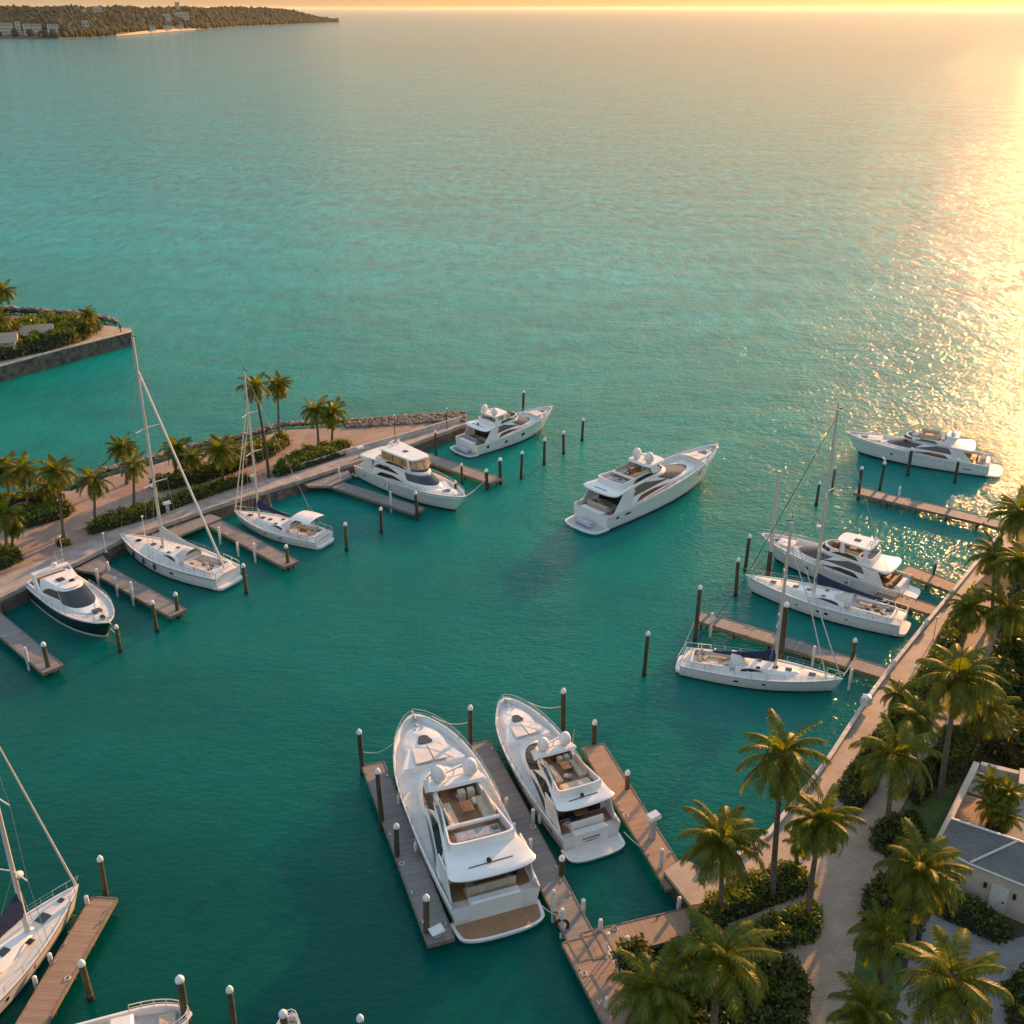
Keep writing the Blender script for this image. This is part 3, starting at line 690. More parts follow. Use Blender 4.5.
def rail(par, H_, t0, t1, hgt, m='steel', n=16, inset=.08, r=.028, two=True, name='bow_rail', both=True):
    mb = MB()
    def P(t, sd, z): p = H_.pt(t, 1, sd); return Vector((p.x - (0.15 if t > .985 else 0), sd * max(0, abs(p.y) - inset), p.z + z))
    T = [t0 + (t1 - t0) * i / n for i in range(n + 1)]
    path = [P(t, -1, hgt) for t in T] + ([P(t, 1, hgt) for t in reversed(T[:-1])] if both else [])
    if t1 >= .99 or not both: mb.tube(path, r, 5)
    else:
        for sd in (-1, 1): mb.tube([P(t, sd, hgt) for t in T], r, 5)
    if two:
        for sd in (-1, 1): mb.tube([P(t, sd, hgt * .5) for t in T], r * .7, 4)
    for i, t in enumerate(T[::2]):
        for sd in (-1, 1): mb.tube([P(t, sd, 0), P(t, sd, hgt)], r, 4)
    for sd in (-1, 1): mb.tube([P(t0, sd, 0), P(t0, sd, hgt)], r, 4)
    return mb.build(name, m, par)
def dome(par, c, r, name='satellite_dome', tall=1.25):
    mb = MB(); prof = [(r * .45, -r * .9), (r * .62, -r * .7), (r * .95, -r * .35), (r, 0.0)] + [(r * math.cos(a), r * tall * math.sin(a)) for a in (.3, .6, .9, 1.15, 1.35, 1.5)]
    mb.lathe(prof, c, 16); return mb.build(name, 'cap', par, 60)
def seat(par, c, d, rz=0.0, m='cream', back=None, name='sofa'):
    mb = MB(); mb.rbox((c[0], c[1], c[2] + d[2] / 2), d, .06, rz)
    if back:
        for (bx, by, bl, bw) in back: mb.rbox((c[0] + bx, c[1] + by, c[2] + d[2] / 2 + .28), (bl, bw, d[2] + .5), .05)
    return mb.build(name, m, par)
def table(par, c, d, m='teak'):
    t = MB().rbox((c[0], c[1], c[2] + .68), (d[0], d[1], .07), .02).build('table', m, par)
    MB().tube([(c[0], c[1], c[2]), (c[0], c[1], c[2] + .66)], .07, 8).build('pedestal', 'steel', t)
def person_fig(): pass

def motor_yacht(name, label, bow, stern, beam, o, parent_cat='yacht'):
    """bow, stern = (px, py, z) seen in the picture; o = options"""
    b_, s_ = G(*bow), G(*stern); d = b_ - s_; d.z = 0; L_ = d.length; yaw = math.atan2(d.y, d.x)
    e = empty(name, (s_.x, s_.y, 0), yaw, label, parent_cat, 'motor yachts in the marina')
    k = o.get('k', L_ / 23.0)
    g = lambda key, dv: o.get(key, dv)
    s0, s1 = g('s0', 1.95) * k, g('s1', 3.5) * k
    H_ = Hull(L_, beam, .085, s0, s1, rake=2.3 * k, pb=g('pb', 2.3), q=g('q', .78), aftw=g('aftw', .90), sp_=1.4, tm=.42, flare=.42)
    bul = g('bul', .42) * k
    H_.build(e, bul=bul, m=g('hullm', 'hullgel'), lower=g('lower', None))
    dz = lambda t: H_.sh(t) - bul
    X = lambda f: L_ * f
    T_ = lambda f: (f - .085) / .915
    hb = beam / 2
    # swim platform
    zp = .48 * k
    A = hring(-.0, X(.10), hb * .86, hb * .90, zp - .22 * k, .45, .05, 2.6, 6); B_ = hring(-.02, X(.10), hb * .88, hb * .91, zp, .45, .05, 2.6, 6)
    pf = MB().loft([A, B_]).build('swim_platform', 'gel', e, 40)
    A = hring(.18 * k, X(.083), hb * .80, hb * .84, zp + .0, .45, .05, 2.6, 6); B_ = [(p[0], p[1], zp + .025) for p in A]
    MB().loft([A, B_]).build('platform_decking', g('platm', 'teak'), pf, 40)
    # transom stairs and lockers
    mb = MB()
    for sd in (-1, 1):
        for j in range(5):
            mb.rbox((X(.095) + .3 * k * j, sd * hb * .68, zp + (dz(0) - zp) * (j + 1) / 10), (.32 * k, hb * .28, (dz(0) - zp) * (j + 1) / 5), .03)
    mb.build('transom_steps', 'deckw', e)
    mb = MB(); mb.rbox((X(.10), 0, (zp + s0 + .1) / 2), (.7 * k, hb * 1.02, s0 + .12 - zp), .12); mb.build('transom_locker', 'gel', e, 30)
    if g('tender', False):
        t_ = MB(); t_.loft([hring(.35, 2.6, .42, .32, zp + .05, .2, .5), hring(.3, 2.8, .6, .5, zp + .35, .2, .5), hring(.4, 2.6, .45, .35, zp + .62, .2, .5)]); 
        for i_, v_ in enumerate(t_.v): t_.v[i_] = (v_[1] * .9 + X(.045), (v_[0] - 1.5) * 1.1, v_[2])
        t_.build('tender_cover', 'cover', e)
    # cockpit
    ck = X(g('ckf', .30)); xa_ = X(.125)
    A = hring(xa_, ck, hb * .80, hb * .84, dz(.02) + .075, .1, .05, 4, 6)
    MB().loft([A, [(p[0], p[1], p[2] + .05) for p in A]]).build('cockpit_sole', 'teak', e, 0)
    seat(e, (X(.145), 0, dz(0) + .05), (.75 * k, hb * 1.0, .42 * k), m=g('seatm', 'cream'), back=[(-.36 * k, 0, .16, hb * 1.0)])
    table(e, (X(.185), 0, dz(0) + .04), (.75 * k, 1.4 * k, 0))
    # saloon
    z0 = dz(.25) - .05; z1 = s0 + g('salh', 2.25) * k
    sa, sf = g('sal', (.27, .76)); rk = g('rake', .10)
    wa = hb * g('salw', .86); wf = hb * .66
    A = hring(X(sa), X(sf), wa, wf, z0, .05, .5, 5, 2.0, zf=dz(T_(sf)) - .05)
    Bm = hring(X(sa + .005), X(sf - rk * .32), wa * .94, wf * .95, (z0 + z1) / 2 + .05 * k, .05, .46, 5, 2.1)
    Bt = hring(X(sa + .01), X(sf - rk), wa * .76, wf * .78, z1, .05, .42, 5, 2.2)
    sal = MB().loft([A, Bm, Bt]).build('saloon', 'gel', e, 35)
    wl = g('win', [(6.3, 14.2, .10, .92)])
    for (i0, i1, lo, hi) in wl:
        sidewin('side_window', Bm, Bt, i0, i1, lambda t, lo=lo, hi=hi: lens(t, lo, hi)[0], lambda t, lo=lo, hi=hi: lens(t, lo, hi)[1], g('glass', 'glass'), e)
    if g('win2', True):
        sidewin('side_window', A, Bm, 7.0, 13.6, lambda t: lens(t, .30, .92)[0], lambda t: lens(t, .30, .92)[1], g('glass', 'glass'), e)
    mb = MB(); band(mb, Bm, Bt, 14.0, NR - 14.0, lambda t: .04, lambda t: .88, 24); mb.build('windscreen', g('wsg', 'glassb'), e)
    # saloon aft door
    mb = MB(); mb.box((X(sa) - .03, 0, (dz(.2) + z1) / 2 - .05), (.05, wa * 1.45, z1 - dz(.2) - .35)); mb.build('saloon_door', 'glass', e, 0)
    # upper deck slab overhanging the cockpit
    oa = g('over', .16); of = sf - rk + .01
    ow = g('overw', .86); ox = sa + .12
    A2 = hring(X(oa), X(ox), hb * ow, wa * .80, z1, .16, .30, 2.6, 2.2); B2 = hring(X(oa) - .06, X(ox) + .04, hb * (ow + .02), wa * .81, z1 + .14 * k, .16, .30, 2.6, 2.2); C2 = hring(X(oa) + .1, X(ox) - .06, hb * (ow - .03), wa * .78, z1 + .27 * k, .16, .30, 2.6, 2.2)
    MB().loft([A2, B2, C2]).build('aft_overhang', 'gel', e, 40)
    A2 = hring(X(sa + .02), X(of), wa * .80, wf * .82, z1 + .01, .05, .42, 5, 2.2); B2 = hring(X(sa + .02), X(of) + .06, wa * .82, wf * .84, z1 + .14 * k, .05, .42, 5, 2.2); C2 = hring(X(sa + .03), X(of) - .1, wa * .77, wf * .78, z1 + .262 * k, .05, .42, 5, 2.2)
    MB().loft([A2, B2, C2]).build('upper_deck', 'gel', e, 40)
    mb = MB()
    for sd in (-1, 1):
        # sweeping side fins joining the hull to the upper deck
        y = sd * hb * .84; q = [(X(oa + .07), z1 + .02), (X(oa + .15), z1 + .02), (X(sa + .02), s0 - .05), (X(sa - .085), s0 - .05)]
        MB().loft([[(a, y - .05, c) for a, c in q], [(a, y + .05, c) for a, c in q]]).build('side_fin', 'gel', e, 0)
    # flybridge well
    fa, ff = g('fly', (.29, .64)); zf_ = z1 + .27 * k; zt = zf_ + g('coam', .85) * k
    fw = hb * g('flyw', .64); fwf = wf * .78
    O1 = hring(X(fa), X(ff) + .9 * k, fw * 1.04, fwf * 1.05, zf_ - .02, .06, .42, 4, 2.2); O2 = hring(X(fa) + .05, X(ff) + .35 * k, fw, fwf * .95, zt, .06, .36, 4, 2.4)
    wth = .14 * k
    I2 = hring(X(fa) + .05 + wth, X(ff) + .35 * k - wth, fw - wth, fwf * .95 - wth, zt, .06, .36, 4, 2.4); I1 = hring(X(fa) + .08 + wth, X(ff) + .3 * k - wth, fw - wth * 1.2, fwf * .93 - wth, zf_ + .04, .06, .36, 4, 2.4)
    if g('coam', .85) > 0.1:
        MB().loft([O1, O2, I2, I1], capb=False, capt=False).build('flybridge_coaming', 'gel', e, 35)
        MB().loft([[(p[0], p[1], p[2] - .03) for p in I1], I1]).build('flybridge_sole', g('flym', 'teak'), e, 0)
        sidewin('fly_window', O1, O2, 8.4, 15.0, lambda t: lens(t, .15, .85)[0], lambda t: lens(t, .15, .85)[1], g('glass', 'glass'), e)
        mb = MB(); band(mb, O1, O2, 15.5, NR - 15.5, lambda t: .2, lambda t: .78, 20); mb.build('fly_windscreen', g('wsg', 'glassb'), e)
        fl = ff - fa; fz = zf_ + .04
        seat(e, (X(fa + fl * .16), 0, fz), (1.0 * k, fw * 1.35, .42 * k), m=g('seat2', 'cushg'), name='aft_lounge')
        for sd in (-1, 1):
            seat(e, (X(fa + fl * .50), sd * fw * .56, fz), (2.6 * k, .8 * k, .45 * k), m='cream', back=[(0, sd * .36 * k, 2.6 * k, .14)], name='settee')
        table(e, (X(fa + fl * .52), 0, fz), (1.2 * k, .9 * k, 0), 'brown')
        MB().rbox((X(fa + fl * .86), -.5 * k, fz + .5 * k), (.7 * k, 1.7 * k, 1.0 * k), .12).build('helm_console', 'brown', e)
        for yy in (-.85, -.15): MB().rbox((X(fa + fl * .74), yy * k, fz + .45 * k), (.5 * k, .55 * k, .9 * k), .1).build('helm_seat', 'cream', e)
        if g('bar', True):
            mb = MB(); mb.rbox((X(fa + fl * .30), 0, fz + .55 * k), (.25 * k, fw * 1.85, .25 * k), .08); mb.build('wet_bar', 'gel', e)
    # radar arch / hardtop
    ht = g('top', 'arch'); zh = zt + g('toph', 1.1) * k
    if ht == 'arch':
        ax = X(g('archx', ff)) - .6 * k; mb = MB()
        for sd in (-1, 1):
            q0 = [(ax - .7 * k, sd * fw * .80), (ax + .9 * k, sd * fw * .80)]
            mb = MB(); mb.loft([[(ax - .3 * k, sd * fw * .98, zt - .25), (ax + 1.3 * k, sd * fw * .86, zt - .25), (ax + 1.3 * k, sd * fw * .80, zt - .25), (ax - .3 * k, sd * fw * .92, zt - .25)],
                     [(ax - .8 * k, sd * fw * .86, zh), (ax + .5 * k, sd * fw * .80, zh), (ax + .5 * k, sd * fw * .72, zh), (ax - .8 * k, sd * fw * .78, zh)]])
            mb.build('arch_leg', 'gel', e, 30)
        vs_ = g('visor', 0) * k; A3 = hring(ax - 1.0 * k, ax + .9 * k + vs_, fw * .95, fw * .84, zh - .05, .15, .25, 3, 3); B3 = hring(ax - .9 * k, ax + .8 * k + vs_, fw * .9, fw * .78, zh + .18 * k, .15, .25, 3, 3)
        MB().loft([A3, B3]).build('radar_arch', 'gel', e, 40)
        dr = g('dome', .55) * k; dx = ax - .1 * k
        if g('fdome', None): dome(e, (X(g('fdome', 0)), 0, zt + .1 * k), .55 * k, 'radar_dome', .9)
    elif ht == 'hard':
        ha, hf = g('hard', (.36, .62)); mb = MB()
        for fx, sd in ((ha + .03, -1), (ha + .03, 1), (hf - .05, -1), (hf - .05, 1)):
            mb = MB(); mb.loft([[(X(fx) + dx_ * .3 * k + (0.5 * k if fx > .45 else -.1), sd * fw * .9 + dy_, zt - .1) for dx_, dy_ in ((-1, -.06), (1, -.06), (1, .06), (-1, .06))], [(X(fx) + dx_ * .22 * k, sd * fw * .84 + dy_, zh) for dx_, dy_ in ((-1, -.06), (1, -.06), (1, .06), (-1, .06))]])
            mb.build('hardtop_post', 'gel', e, 0)
        A3 = hring(X(ha), X(hf), fw * .98, fw * .84, zh - .02, .08, .2, 4, 3); B3 = hring(X(ha) + .05, X(hf) - .05, fw * .95, fw * .80, zh + .16 * k, .08, .2, 4, 3)
        MB().loft([A3, B3]).build('hardtop', 'gel', e, 40)
        MB().rbox((X((ha + hf) / 2), 0, zh + .2 * k), (.8 * k, .6 * k, .12 * k), .03).build('roof_hatch', 'glass', e)
        if g('enclosed', False):
            mb = MB(); A4 = hring(X(ha) + .3, X(hf) + .6 * k, fw * .96, fw * .86, zt - .02, .08, .3, 4, 2.4); B4 = hring(X(ha) + .25, X(hf) - .12, fw * .92, fw * .78, zh, .08, .22, 4, 2.8)
            for i0 in range(0, NR, 3):
                band(mb, A4, B4, i0 + .10, i0 + 2.9, lambda t: .02, lambda t: .98, 3, 0)
            mb.build('clear_curtain', 'clear', e)
        dr = g('dome', .42) * k; ax = X(ha) + .5 * k; dx = ax
    if ht != 'none':
        dsp = g('domesp', .62)
        for sd in g('domes', (-1, 1)): dome(e, (dx, sd * fw * dsp, zh + .16 * k + dr * .9), dr, tall=1.5)
        # radar scanner, mast and aerials
        r_ = MB().tube([(dx + .3 * k, 0, zh + .1), (dx + .15 * k, 0, zh + .75 * k)], .09 * k, 6).tube([(dx - .2, -.8 * k, zh + .45 * k), (dx - .2, .8 * k, zh + .45 * k)], .05 * k, 5).build('radar_mast', 'gel', e)
        MB().box((dx + .15 * k, 0, zh + .85 * k), (.16 * k, 1.5 * k, .14 * k), .3).build('radar_scanner', 'cap', r_)
        mb = MB()
        for yy in (-.9, .9): MB().tube([(dx - .3 * k, yy * fw * .9, zh), (dx - .7 * k, yy * fw * .9, zh + 2.2 * k)], .022, 4).build('aerial', 'trim', e)
    # crane / winch on the overhang
    if g('crane', True):
        mb = MB(); mb.tube([(X(oa + .05), -hb * .45, zf_ + .02), (X(oa + .045), hb * .45, zf_ + .04)], .035, 5); mb.ball((X(oa + .05), .1, zf_ + .22), .2 * k); mb.build('davit', 'black', e)
    # foredeck
    pa_, pf_ = g('pad', (sf - .04, .955)); z_a = dz(T_(pa_)); z_f = dz(T_(pf_))
    pw = H_.b(T_(pa_ * .4 + pf_ * .6)) * .80
    A5 = hring(X(pa_), X(pf_), hb * .76, pw * .92, z_a - .02, .05, .55, 5, 2.2, zf=z_f - .02); B5 = hring(X(pa_) + .1, X(pf_) - .6 * k, hb * .70, pw * .80, z_a + .42 * k, .05, .55, 5, 2.2, zf=z_f + .24 * k)
    MB().loft([A5, B5]).build('foredeck_trunk', 'gel', e, 40)
    mb = MB(); xm = X(pa_ + (pf_ - pa_) * .58)
    def padz(x): f = (x - X(pa_)) / (X(pf_) - X(pa_)); return z_a + .42 * k + (z_f + .24 * k - z_a - .42 * k) * f
    hr = hring(xm - .5 * k, xm + .6 * k, .62 * k, .45 * k, padz(xm) + .02, .25, .4, 3, 2.2)
    MB().loft([hr, [(p[0], p[1], p[2] + .07) for p in hr]]).build('deck_hatch', g('hatchm', 'glassb'), e)
    if g('sunpad', True):
        mb = MB(); c1 = X(pa_ + (pf_ - pa_) * .25)
        for sd in (-1, 1):
            z_ = padz(c1) + .02; mb.loft([[(c1 - 1.1 * k, sd * .05, z_ + .10), (c1 - 1.1 * k, sd * hb * .42, z_ + .06), (c1 + 1.1 * k, sd * hb * .36, z_ + .02), (c1 + 1.1 * k, sd * .05, z_ + .06)], [(c1 - 1.1 * k, sd * .05, z_ + .2), (c1 - 1.1 * k, sd * hb * .40, z_ + .16), (c1 + 1.1 * k, sd * hb * .34, z_ + .1), (c1 + 1.1 * k, sd * .05, z_ + .14)]])
        mb.build('sunpad', g('padm', 'deckw'), e, 0)
    zb_ = dz(.96)
    mb = MB(); mb.rbox((X(.945), 0, zb_ + .14 * k), (.5 * k, .34 * k, .28 * k), .05); mb.lathe([(.13 * k, 0), (.10 * k, .12), (.15 * k, .3 * k)], (X(.925), .32 * k, zb_), 8); mb.lathe([(.13 * k, 0), (.10 * k, .12), (.15 * k, .3 * k)], (X(.925), -.32 * k, zb_), 8); mb.build('windlass', 'steel', e)
    mb = MB(); mb.tube([(X(.97), 0, s1 - .05), (X(1.0) + .35 * k, 0, s1 + .02)], .09 * k, 6); mb.tube([(X(1.0) + .35 * k, 0, s1 + .02), (X(1.0) + .3 * k, 0, s1 - .55 * k)], .05 * k, 5); mb.tube([(X(1.0) + .3 * k, -.3 * k, s1 - .45 * k), (X(1.0) + .3 * k, 0, s1 - .6 * k), (X(1.0) + .3 * k, .3 * k, s1 - .45 * k)], .05 * k, 5); mb.build('anchor', 'steel', e)
    rail(e, H_, .42, 1.0, .62 * k, n=18)
    # hull ports and rub rail
    mb = MB()
    for sd in (-1, 1): mb.tube([H_.pt(t / 24, .80, sd, .02) for t in range(0, 24)], .045 * k, 5)
    mb.build('rub_rail', g('rubm', 'grey'), e)
    for sd in (-1, 1):
        for (t0, t1, h0, h1) in g('ports', [(.10, .14, .52, .66), (.42, .52, .48, .66), (.60, .68, .50, .68), (.76, .80, .55, .70)]):
            mb = MB(); H_.patch(mb, sd, t0, t1, h0, h1); mb.build('porthole', 'glass', e)
    def marks(name, x, z, w, h, n, seed, flat=False):
        rn = random.Random(seed); mb = MB()
        for i in range(n):
            y = -w / 2 + w * (i + .5) / n; hh = h * rn.uniform(.6, 1)
            d = (hh, w / n * .55, .012) if flat else (.012, w / n * .55, hh)
            mb.box((x, y, z), d)
            if rn.random() < .6: mb.box((x + (hh * .3 if flat else 0), y + w / n * .3, z + (0 if flat else hh * .3)), (.06 if flat else .012, w / n * .5, .012 if flat else .06))
        mb.build(name, 'stripe', e, 0)
    if g('name', None) == 'overhang': marks('name_lettering', X(oa) + .75, z1 + .27 * k + .012, 2.0, .34, 8, 5, True)
    if g('name', None) == 'transom': marks('name_lettering', X(.10) - .37 * k, s0 * .62, 1.5, .20, 9, 7); marks('home_port_lettering', X(.10) - .37 * k, s0 * .46, 1.2, .09, 12, 9)
    # fenders hanging on the rail
    if True:
        for t, sd in g('fend', [(.3, 1), (.55, 1), (.4, -1)]):
            p = H_.pt(t, .9, sd, .16); mb = MB(); mb.lathe([(.03, -.95), (.13, -.85), (.15, -.5), (.13, -.15), (.04, -.05), (.02, .3)], p, 8); mb.build('fender', 'fender', e)
    rn = random.Random(int(L_ * 71)); fz2 = z1 + .31 * k
    for j in range(5):
        MB().rbox((X(.13 + .09 * rn.random()), (rn.random() - .5) * hb * 1.2, dz(0) + .25), (.35 + .3 * rn.random(), .3 + .3 * rn.random(), .3), .08, rn.random()).build('deck_bag', rn.choice(['cream', 'brown', 'cushg', 'blue']), e)
    for j in range(5):
        MB().rbox((X(fa + (ff - fa) * (.1 + .7 * rn.random())), (rn.random() - .5) * fw * 1.1, fz2 + .42 * k), (.4, .4, .22), .08, rn.random()).build('cushion', rn.choice(['cream', 'brown', 'cushg', 'brown']), e)
    # cleats
    mb = MB()
    for t in (.03, .25, .5, .8):
        for sd in (-1, 1):
            p = H_.pt(t, 1, sd); MB().tube([(p.x - .16, p.y - sd * .1, p.z + .12), (p.x + .16, p.y - sd * .1, p.z + .12)], .03, 4).build('cleat', 'steel', e)
    return e, H_

motor_yacht('motor_yacht', 'largest white motor yacht with two white domes, berthed left of the long middle dock', (413, 713, 3.6), (506, 934, .5), 7.3,
            dict(k=1.0, salh=2.0, fly=(.20, .52), over=.085, sal=(.20, .76), ckf=.24, visor=0, coam=.8, toph=.30, dome=.58, domesp=.52, pb=2.9, q=.70, ports=[(.30, .36, .46, .66), (.42, .5, .46, .66), (.60, .68, .50, .68), (.76, .80, .55, .70)], fend=[(.35, 1), (.6, 1)], rake=.23, salw=.90, flyw=.66))
motor_yacht('motor_yacht', 'white motor yacht moored bow-out beside the brown dock, smaller neighbour of the largest yacht', (504, 697, 3.2), (601, 855, .5), 5.5,
            dict(k=.80, s1=3.9, salh=2.3, over=.12, fly=(.19, .48), visor=0, toph=.40, dome=.60, domesp=.52, pb=2.9, q=.70, sal=(.20, .74), seatm='gel', ckf=.24, bar=False, name='transom', seat2='cream', platm='deckw', fend=[(.2, 1)], rake=.23, salw=.90, flyw=.66))
motor_yacht('motor_yacht', 'white three-deck motor yacht cruising alone in open water in the middle of the picture', (717, 447, 3.8), (577, 528, .5), 6.4,
            dict(k=1.08, s0=2.0, s1=3.9, salh=1.9, fly=(.20, .52), over=.12, archx=.46, visor=1.5, name='overhang', crane=False, fend=[], sal=(.22, .84), coam=.65, toph=.65, dome=.55, platm='grey', domesp=.5, tender=True, ports=[(.06, .085, .62, .74), (.12, .17, .62, .74), (.74, .80, .55, .75)], rake=.28))
motor_yacht('motor_yacht', 'white motor yacht with cream flybridge and domes moored at the end of the left pier', (552, 405, 3.4), (458, 452, .5), 5.6,
            dict(k=.86, s0=2.0, s1=3.7, salh=1.9, fly=(.28, .56), over=.16, coam=.6, sal=(.25, .82), rake=.24, toph=.8, top='hard', hard=(.30, .46), dome=.55, domes=(-1, 1), ports=[(.10, .13, .5, .75), (.30, .34, .45, .65), (.50, .55, .5, .7)], platm='cushg', seatm='cushg', tender=True))
motor_yacht('motor_yacht', 'white motor yacht with an amber-lit enclosed flybridge berthed beside the left pier', (465, 500, 2.2), (362, 466, .5), 5.9,
            dict(k=.84, s0=2.2, s1=3.1, salh=2.0, fly=(.26, .62), over=.12, coam=.5, toph=1.35, top='hard', hard=(.30, .62), enclosed=True, dome=.28, domes=(1,), crane=False, pad=(.70, .94), sal=(.24, .80), rake=.14, wsg='glass', win=[(6.0, 12.5, .25, .80)], sunpad=False, ports=[(.1, .14, .55, .62), (.35, .37, .55, .62)]))
motor_yacht('motor_yacht', 'white motor yacht lying in the golden sun glitter at the far right', (846, 431, 3.1), (1003, 471, .5), 5.4,
            dict(k=.92, s0=1.9, s1=3.2, salh=1.7, fly=(.34, .60), over=.19, coam=.5, toph=.7, top='arch', archx=.36, fdome=.56, dome=.30, domes=(1,), bar=False, platm='gel', glass='glassb', sal=(.27, .80), rake=.20, ports=[(.10, .18, .45, .52), (.66, .68, .5, .64)], crane=False))
motor_yacht('motor_yacht', 'white motor yacht with a flat hardtop berthed behind the right-hand sailing yachts', (761, 534, 2.7), (917, 597, .5), 5.2,
            dict(k=.86, s0=1.9, s1=3.2, salh=1.8, sal=(.25, .82), rake=.22, fly=(.26, .56), over=.14, coam=.75, toph=1.15, top='hard', hard=(.28, .50), dome=.2, domes=(-1,), platm='gel', glass='glassb', seatm='brown', wsg='glassb', ports=[(.3, .34, .5, .6), (.6, .64, .5, .66)], crane=False, lower=None))

# ------------------------------------------------------------------ black-hulled cruiser, left
def cruiser():
    b_, s_ = G(110, 626, 1.9), G(43, 583, .5); d = b_ - s_; d.z = 0; L_ = d.length; yaw = math.atan2(d.y, d.x)
    e = empty('sport_cruiser', (s_.x, s_.y, 0), yaw, 'black-hulled sport cruiser with white deck and dark windscreen on the left quay', 'yacht', 'motor yachts in the marina')
    H_ = Hull(L_, 5.3, .06, 1.75, 2.3, rake=1.5, pb=2.6, q=.75, aftw=.93, sp_=1.2, tm=.4, flare=.3)
    H_.build(e, bul=.12, lower='navyh', stripe='trim'); X = lambda f: L_ * f; hb = 2.65
    A = hring(0, X(.08), hb * .85, hb * .9, .3, .4, .05, 2.6, 6); MB().loft([A, [(p[0], p[1], .55) for p in A]]).build('swim_platform', 'gel', e)
    MB().rbox((X(.085), 0, 1.3), (.8, hb * 1.3, 1.4), .15).build('transom_locker', 'gel', e)
    # cockpit well
    O1 = hring(X(.09), X(.36), hb * .86, hb * .84, 1.6, .1, .05, 4, 6); O2 = [(p[0], p[1], 2.1) for p in O1]; I2 = hring(X(.10), X(.355), hb * .78, hb * .76, 2.1, .1, .05, 4, 6); I1 = [(p[0], p[1], 1.68) for p in I2]
    MB().loft([O1, O2, I2, I1], False, False).build('cockpit_coaming', 'gel', e, 30)
    MB().loft([[(p[0], p[1], 1.64) for p in I1], I1]).build('cockpit_sole', 'brown', e, 0)
    seat(e, (X(.17), -.3, 1.66), (1.3, 3.0, .4), m='black'); seat(e, (X(.30), 1.1, 1.66), (1.3, .7, .7), m='cream'); seat(e, (X(.12), .2, 1.7), (.5, 3.2, .7), m='cream')
    A = hring(X(.30), X(.80), hb * .80, hb * .58, 1.62, .05, .5, 5, 2.2, zf=2.15); Bm = hring(X(.29), X(.70), hb * .80, hb * .62, 2.2, .05, .45, 5, 2.4); Bt = hring(X(.26), X(.52), hb * .66, hb * .50, 3.25, .05, .3, 5, 2.8); Bc = hring(X(.28), X(.53), hb * .60, hb * .42, 3.38, .05, .3, 5, 2.8)
    MB().loft([A, Bm, Bt, Bc]).build('cabin', 'gel', e, 35)
    sidewin('side_window', Bm, Bt, 7.0, 13.6, lambda t: .05 + .1 * t, lambda t: .75 * (1 - .75 * (1 - t) ** 3), 'glass', e)
    mb = MB(); band(mb, Bm, Bt, 13.9, NR - 13.9, lambda t: .0, lambda t: .90, 24); mb.build('windscreen', 'glass', e)
    MB().rbox((X(.38), -.3, 3.42), (.8, .8, .1), .03).rbox((X(.44), .5, 3.42), (.5, .5, .1), .03).build('roof_hatch', 'glassb', e)
    # folded stern arch with lockers
    mb = MB()
    for sd in (-1, 1): mb.loft([[(X(.24), sd * hb * .85, 2.0), (X(.32), sd * hb * .85, 2.0), (X(.32), sd * hb * .78, 2.0), (X(.24), sd * hb * .78, 2.0)], [(X(.16), sd * hb * .74, 3.3), (X(.21), sd * hb * .74, 3.3), (X(.21), sd * hb * .68, 3.3), (X(.16), sd * hb * .68, 3.3)]])
    mb.rbox((X(.185), 0, 3.36), (.8, hb * 1.5, .16), .06); mb.build('radar_arch', 'gel', e, 30)
    dome(e, (X(.18), .5, 3.75), .3, 'radar_dome', .7)
    mb = MB()
    for yy in (-1.6, 1.6, .9): MB().tube([(X(.18), yy, 3.4), (X(.16), yy, 5.0)], .03, 4).build('aerial', 'trim', e)
    mb = MB(); mb.rbox((X(.80), .25, 2.28), (.75, .9, .1), .04).build('deck_hatch', 'glass', e)
    MB().rbox((X(.91), 0, 2.35), (.5, .4, .3), .05).build('windlass', 'black', e)
    rail(e, H_, .35, 1.0, .5, n=16)
    MB().tube([(X(.96), 0, 2.25), (X(1.0) + .45, 0, 2.3), (X(1.0) + .5, 0, 1.8)], .08, 6).build('anchor', 'steel', e)
    mb = MB()
    for sd in (-1, 1): mb.tube([H_.pt(t / 24, .96, sd, .02) for t in range(0, 24)], .045, 5)
    mb.build('rub_rail', 'steel', e)
cruiser()

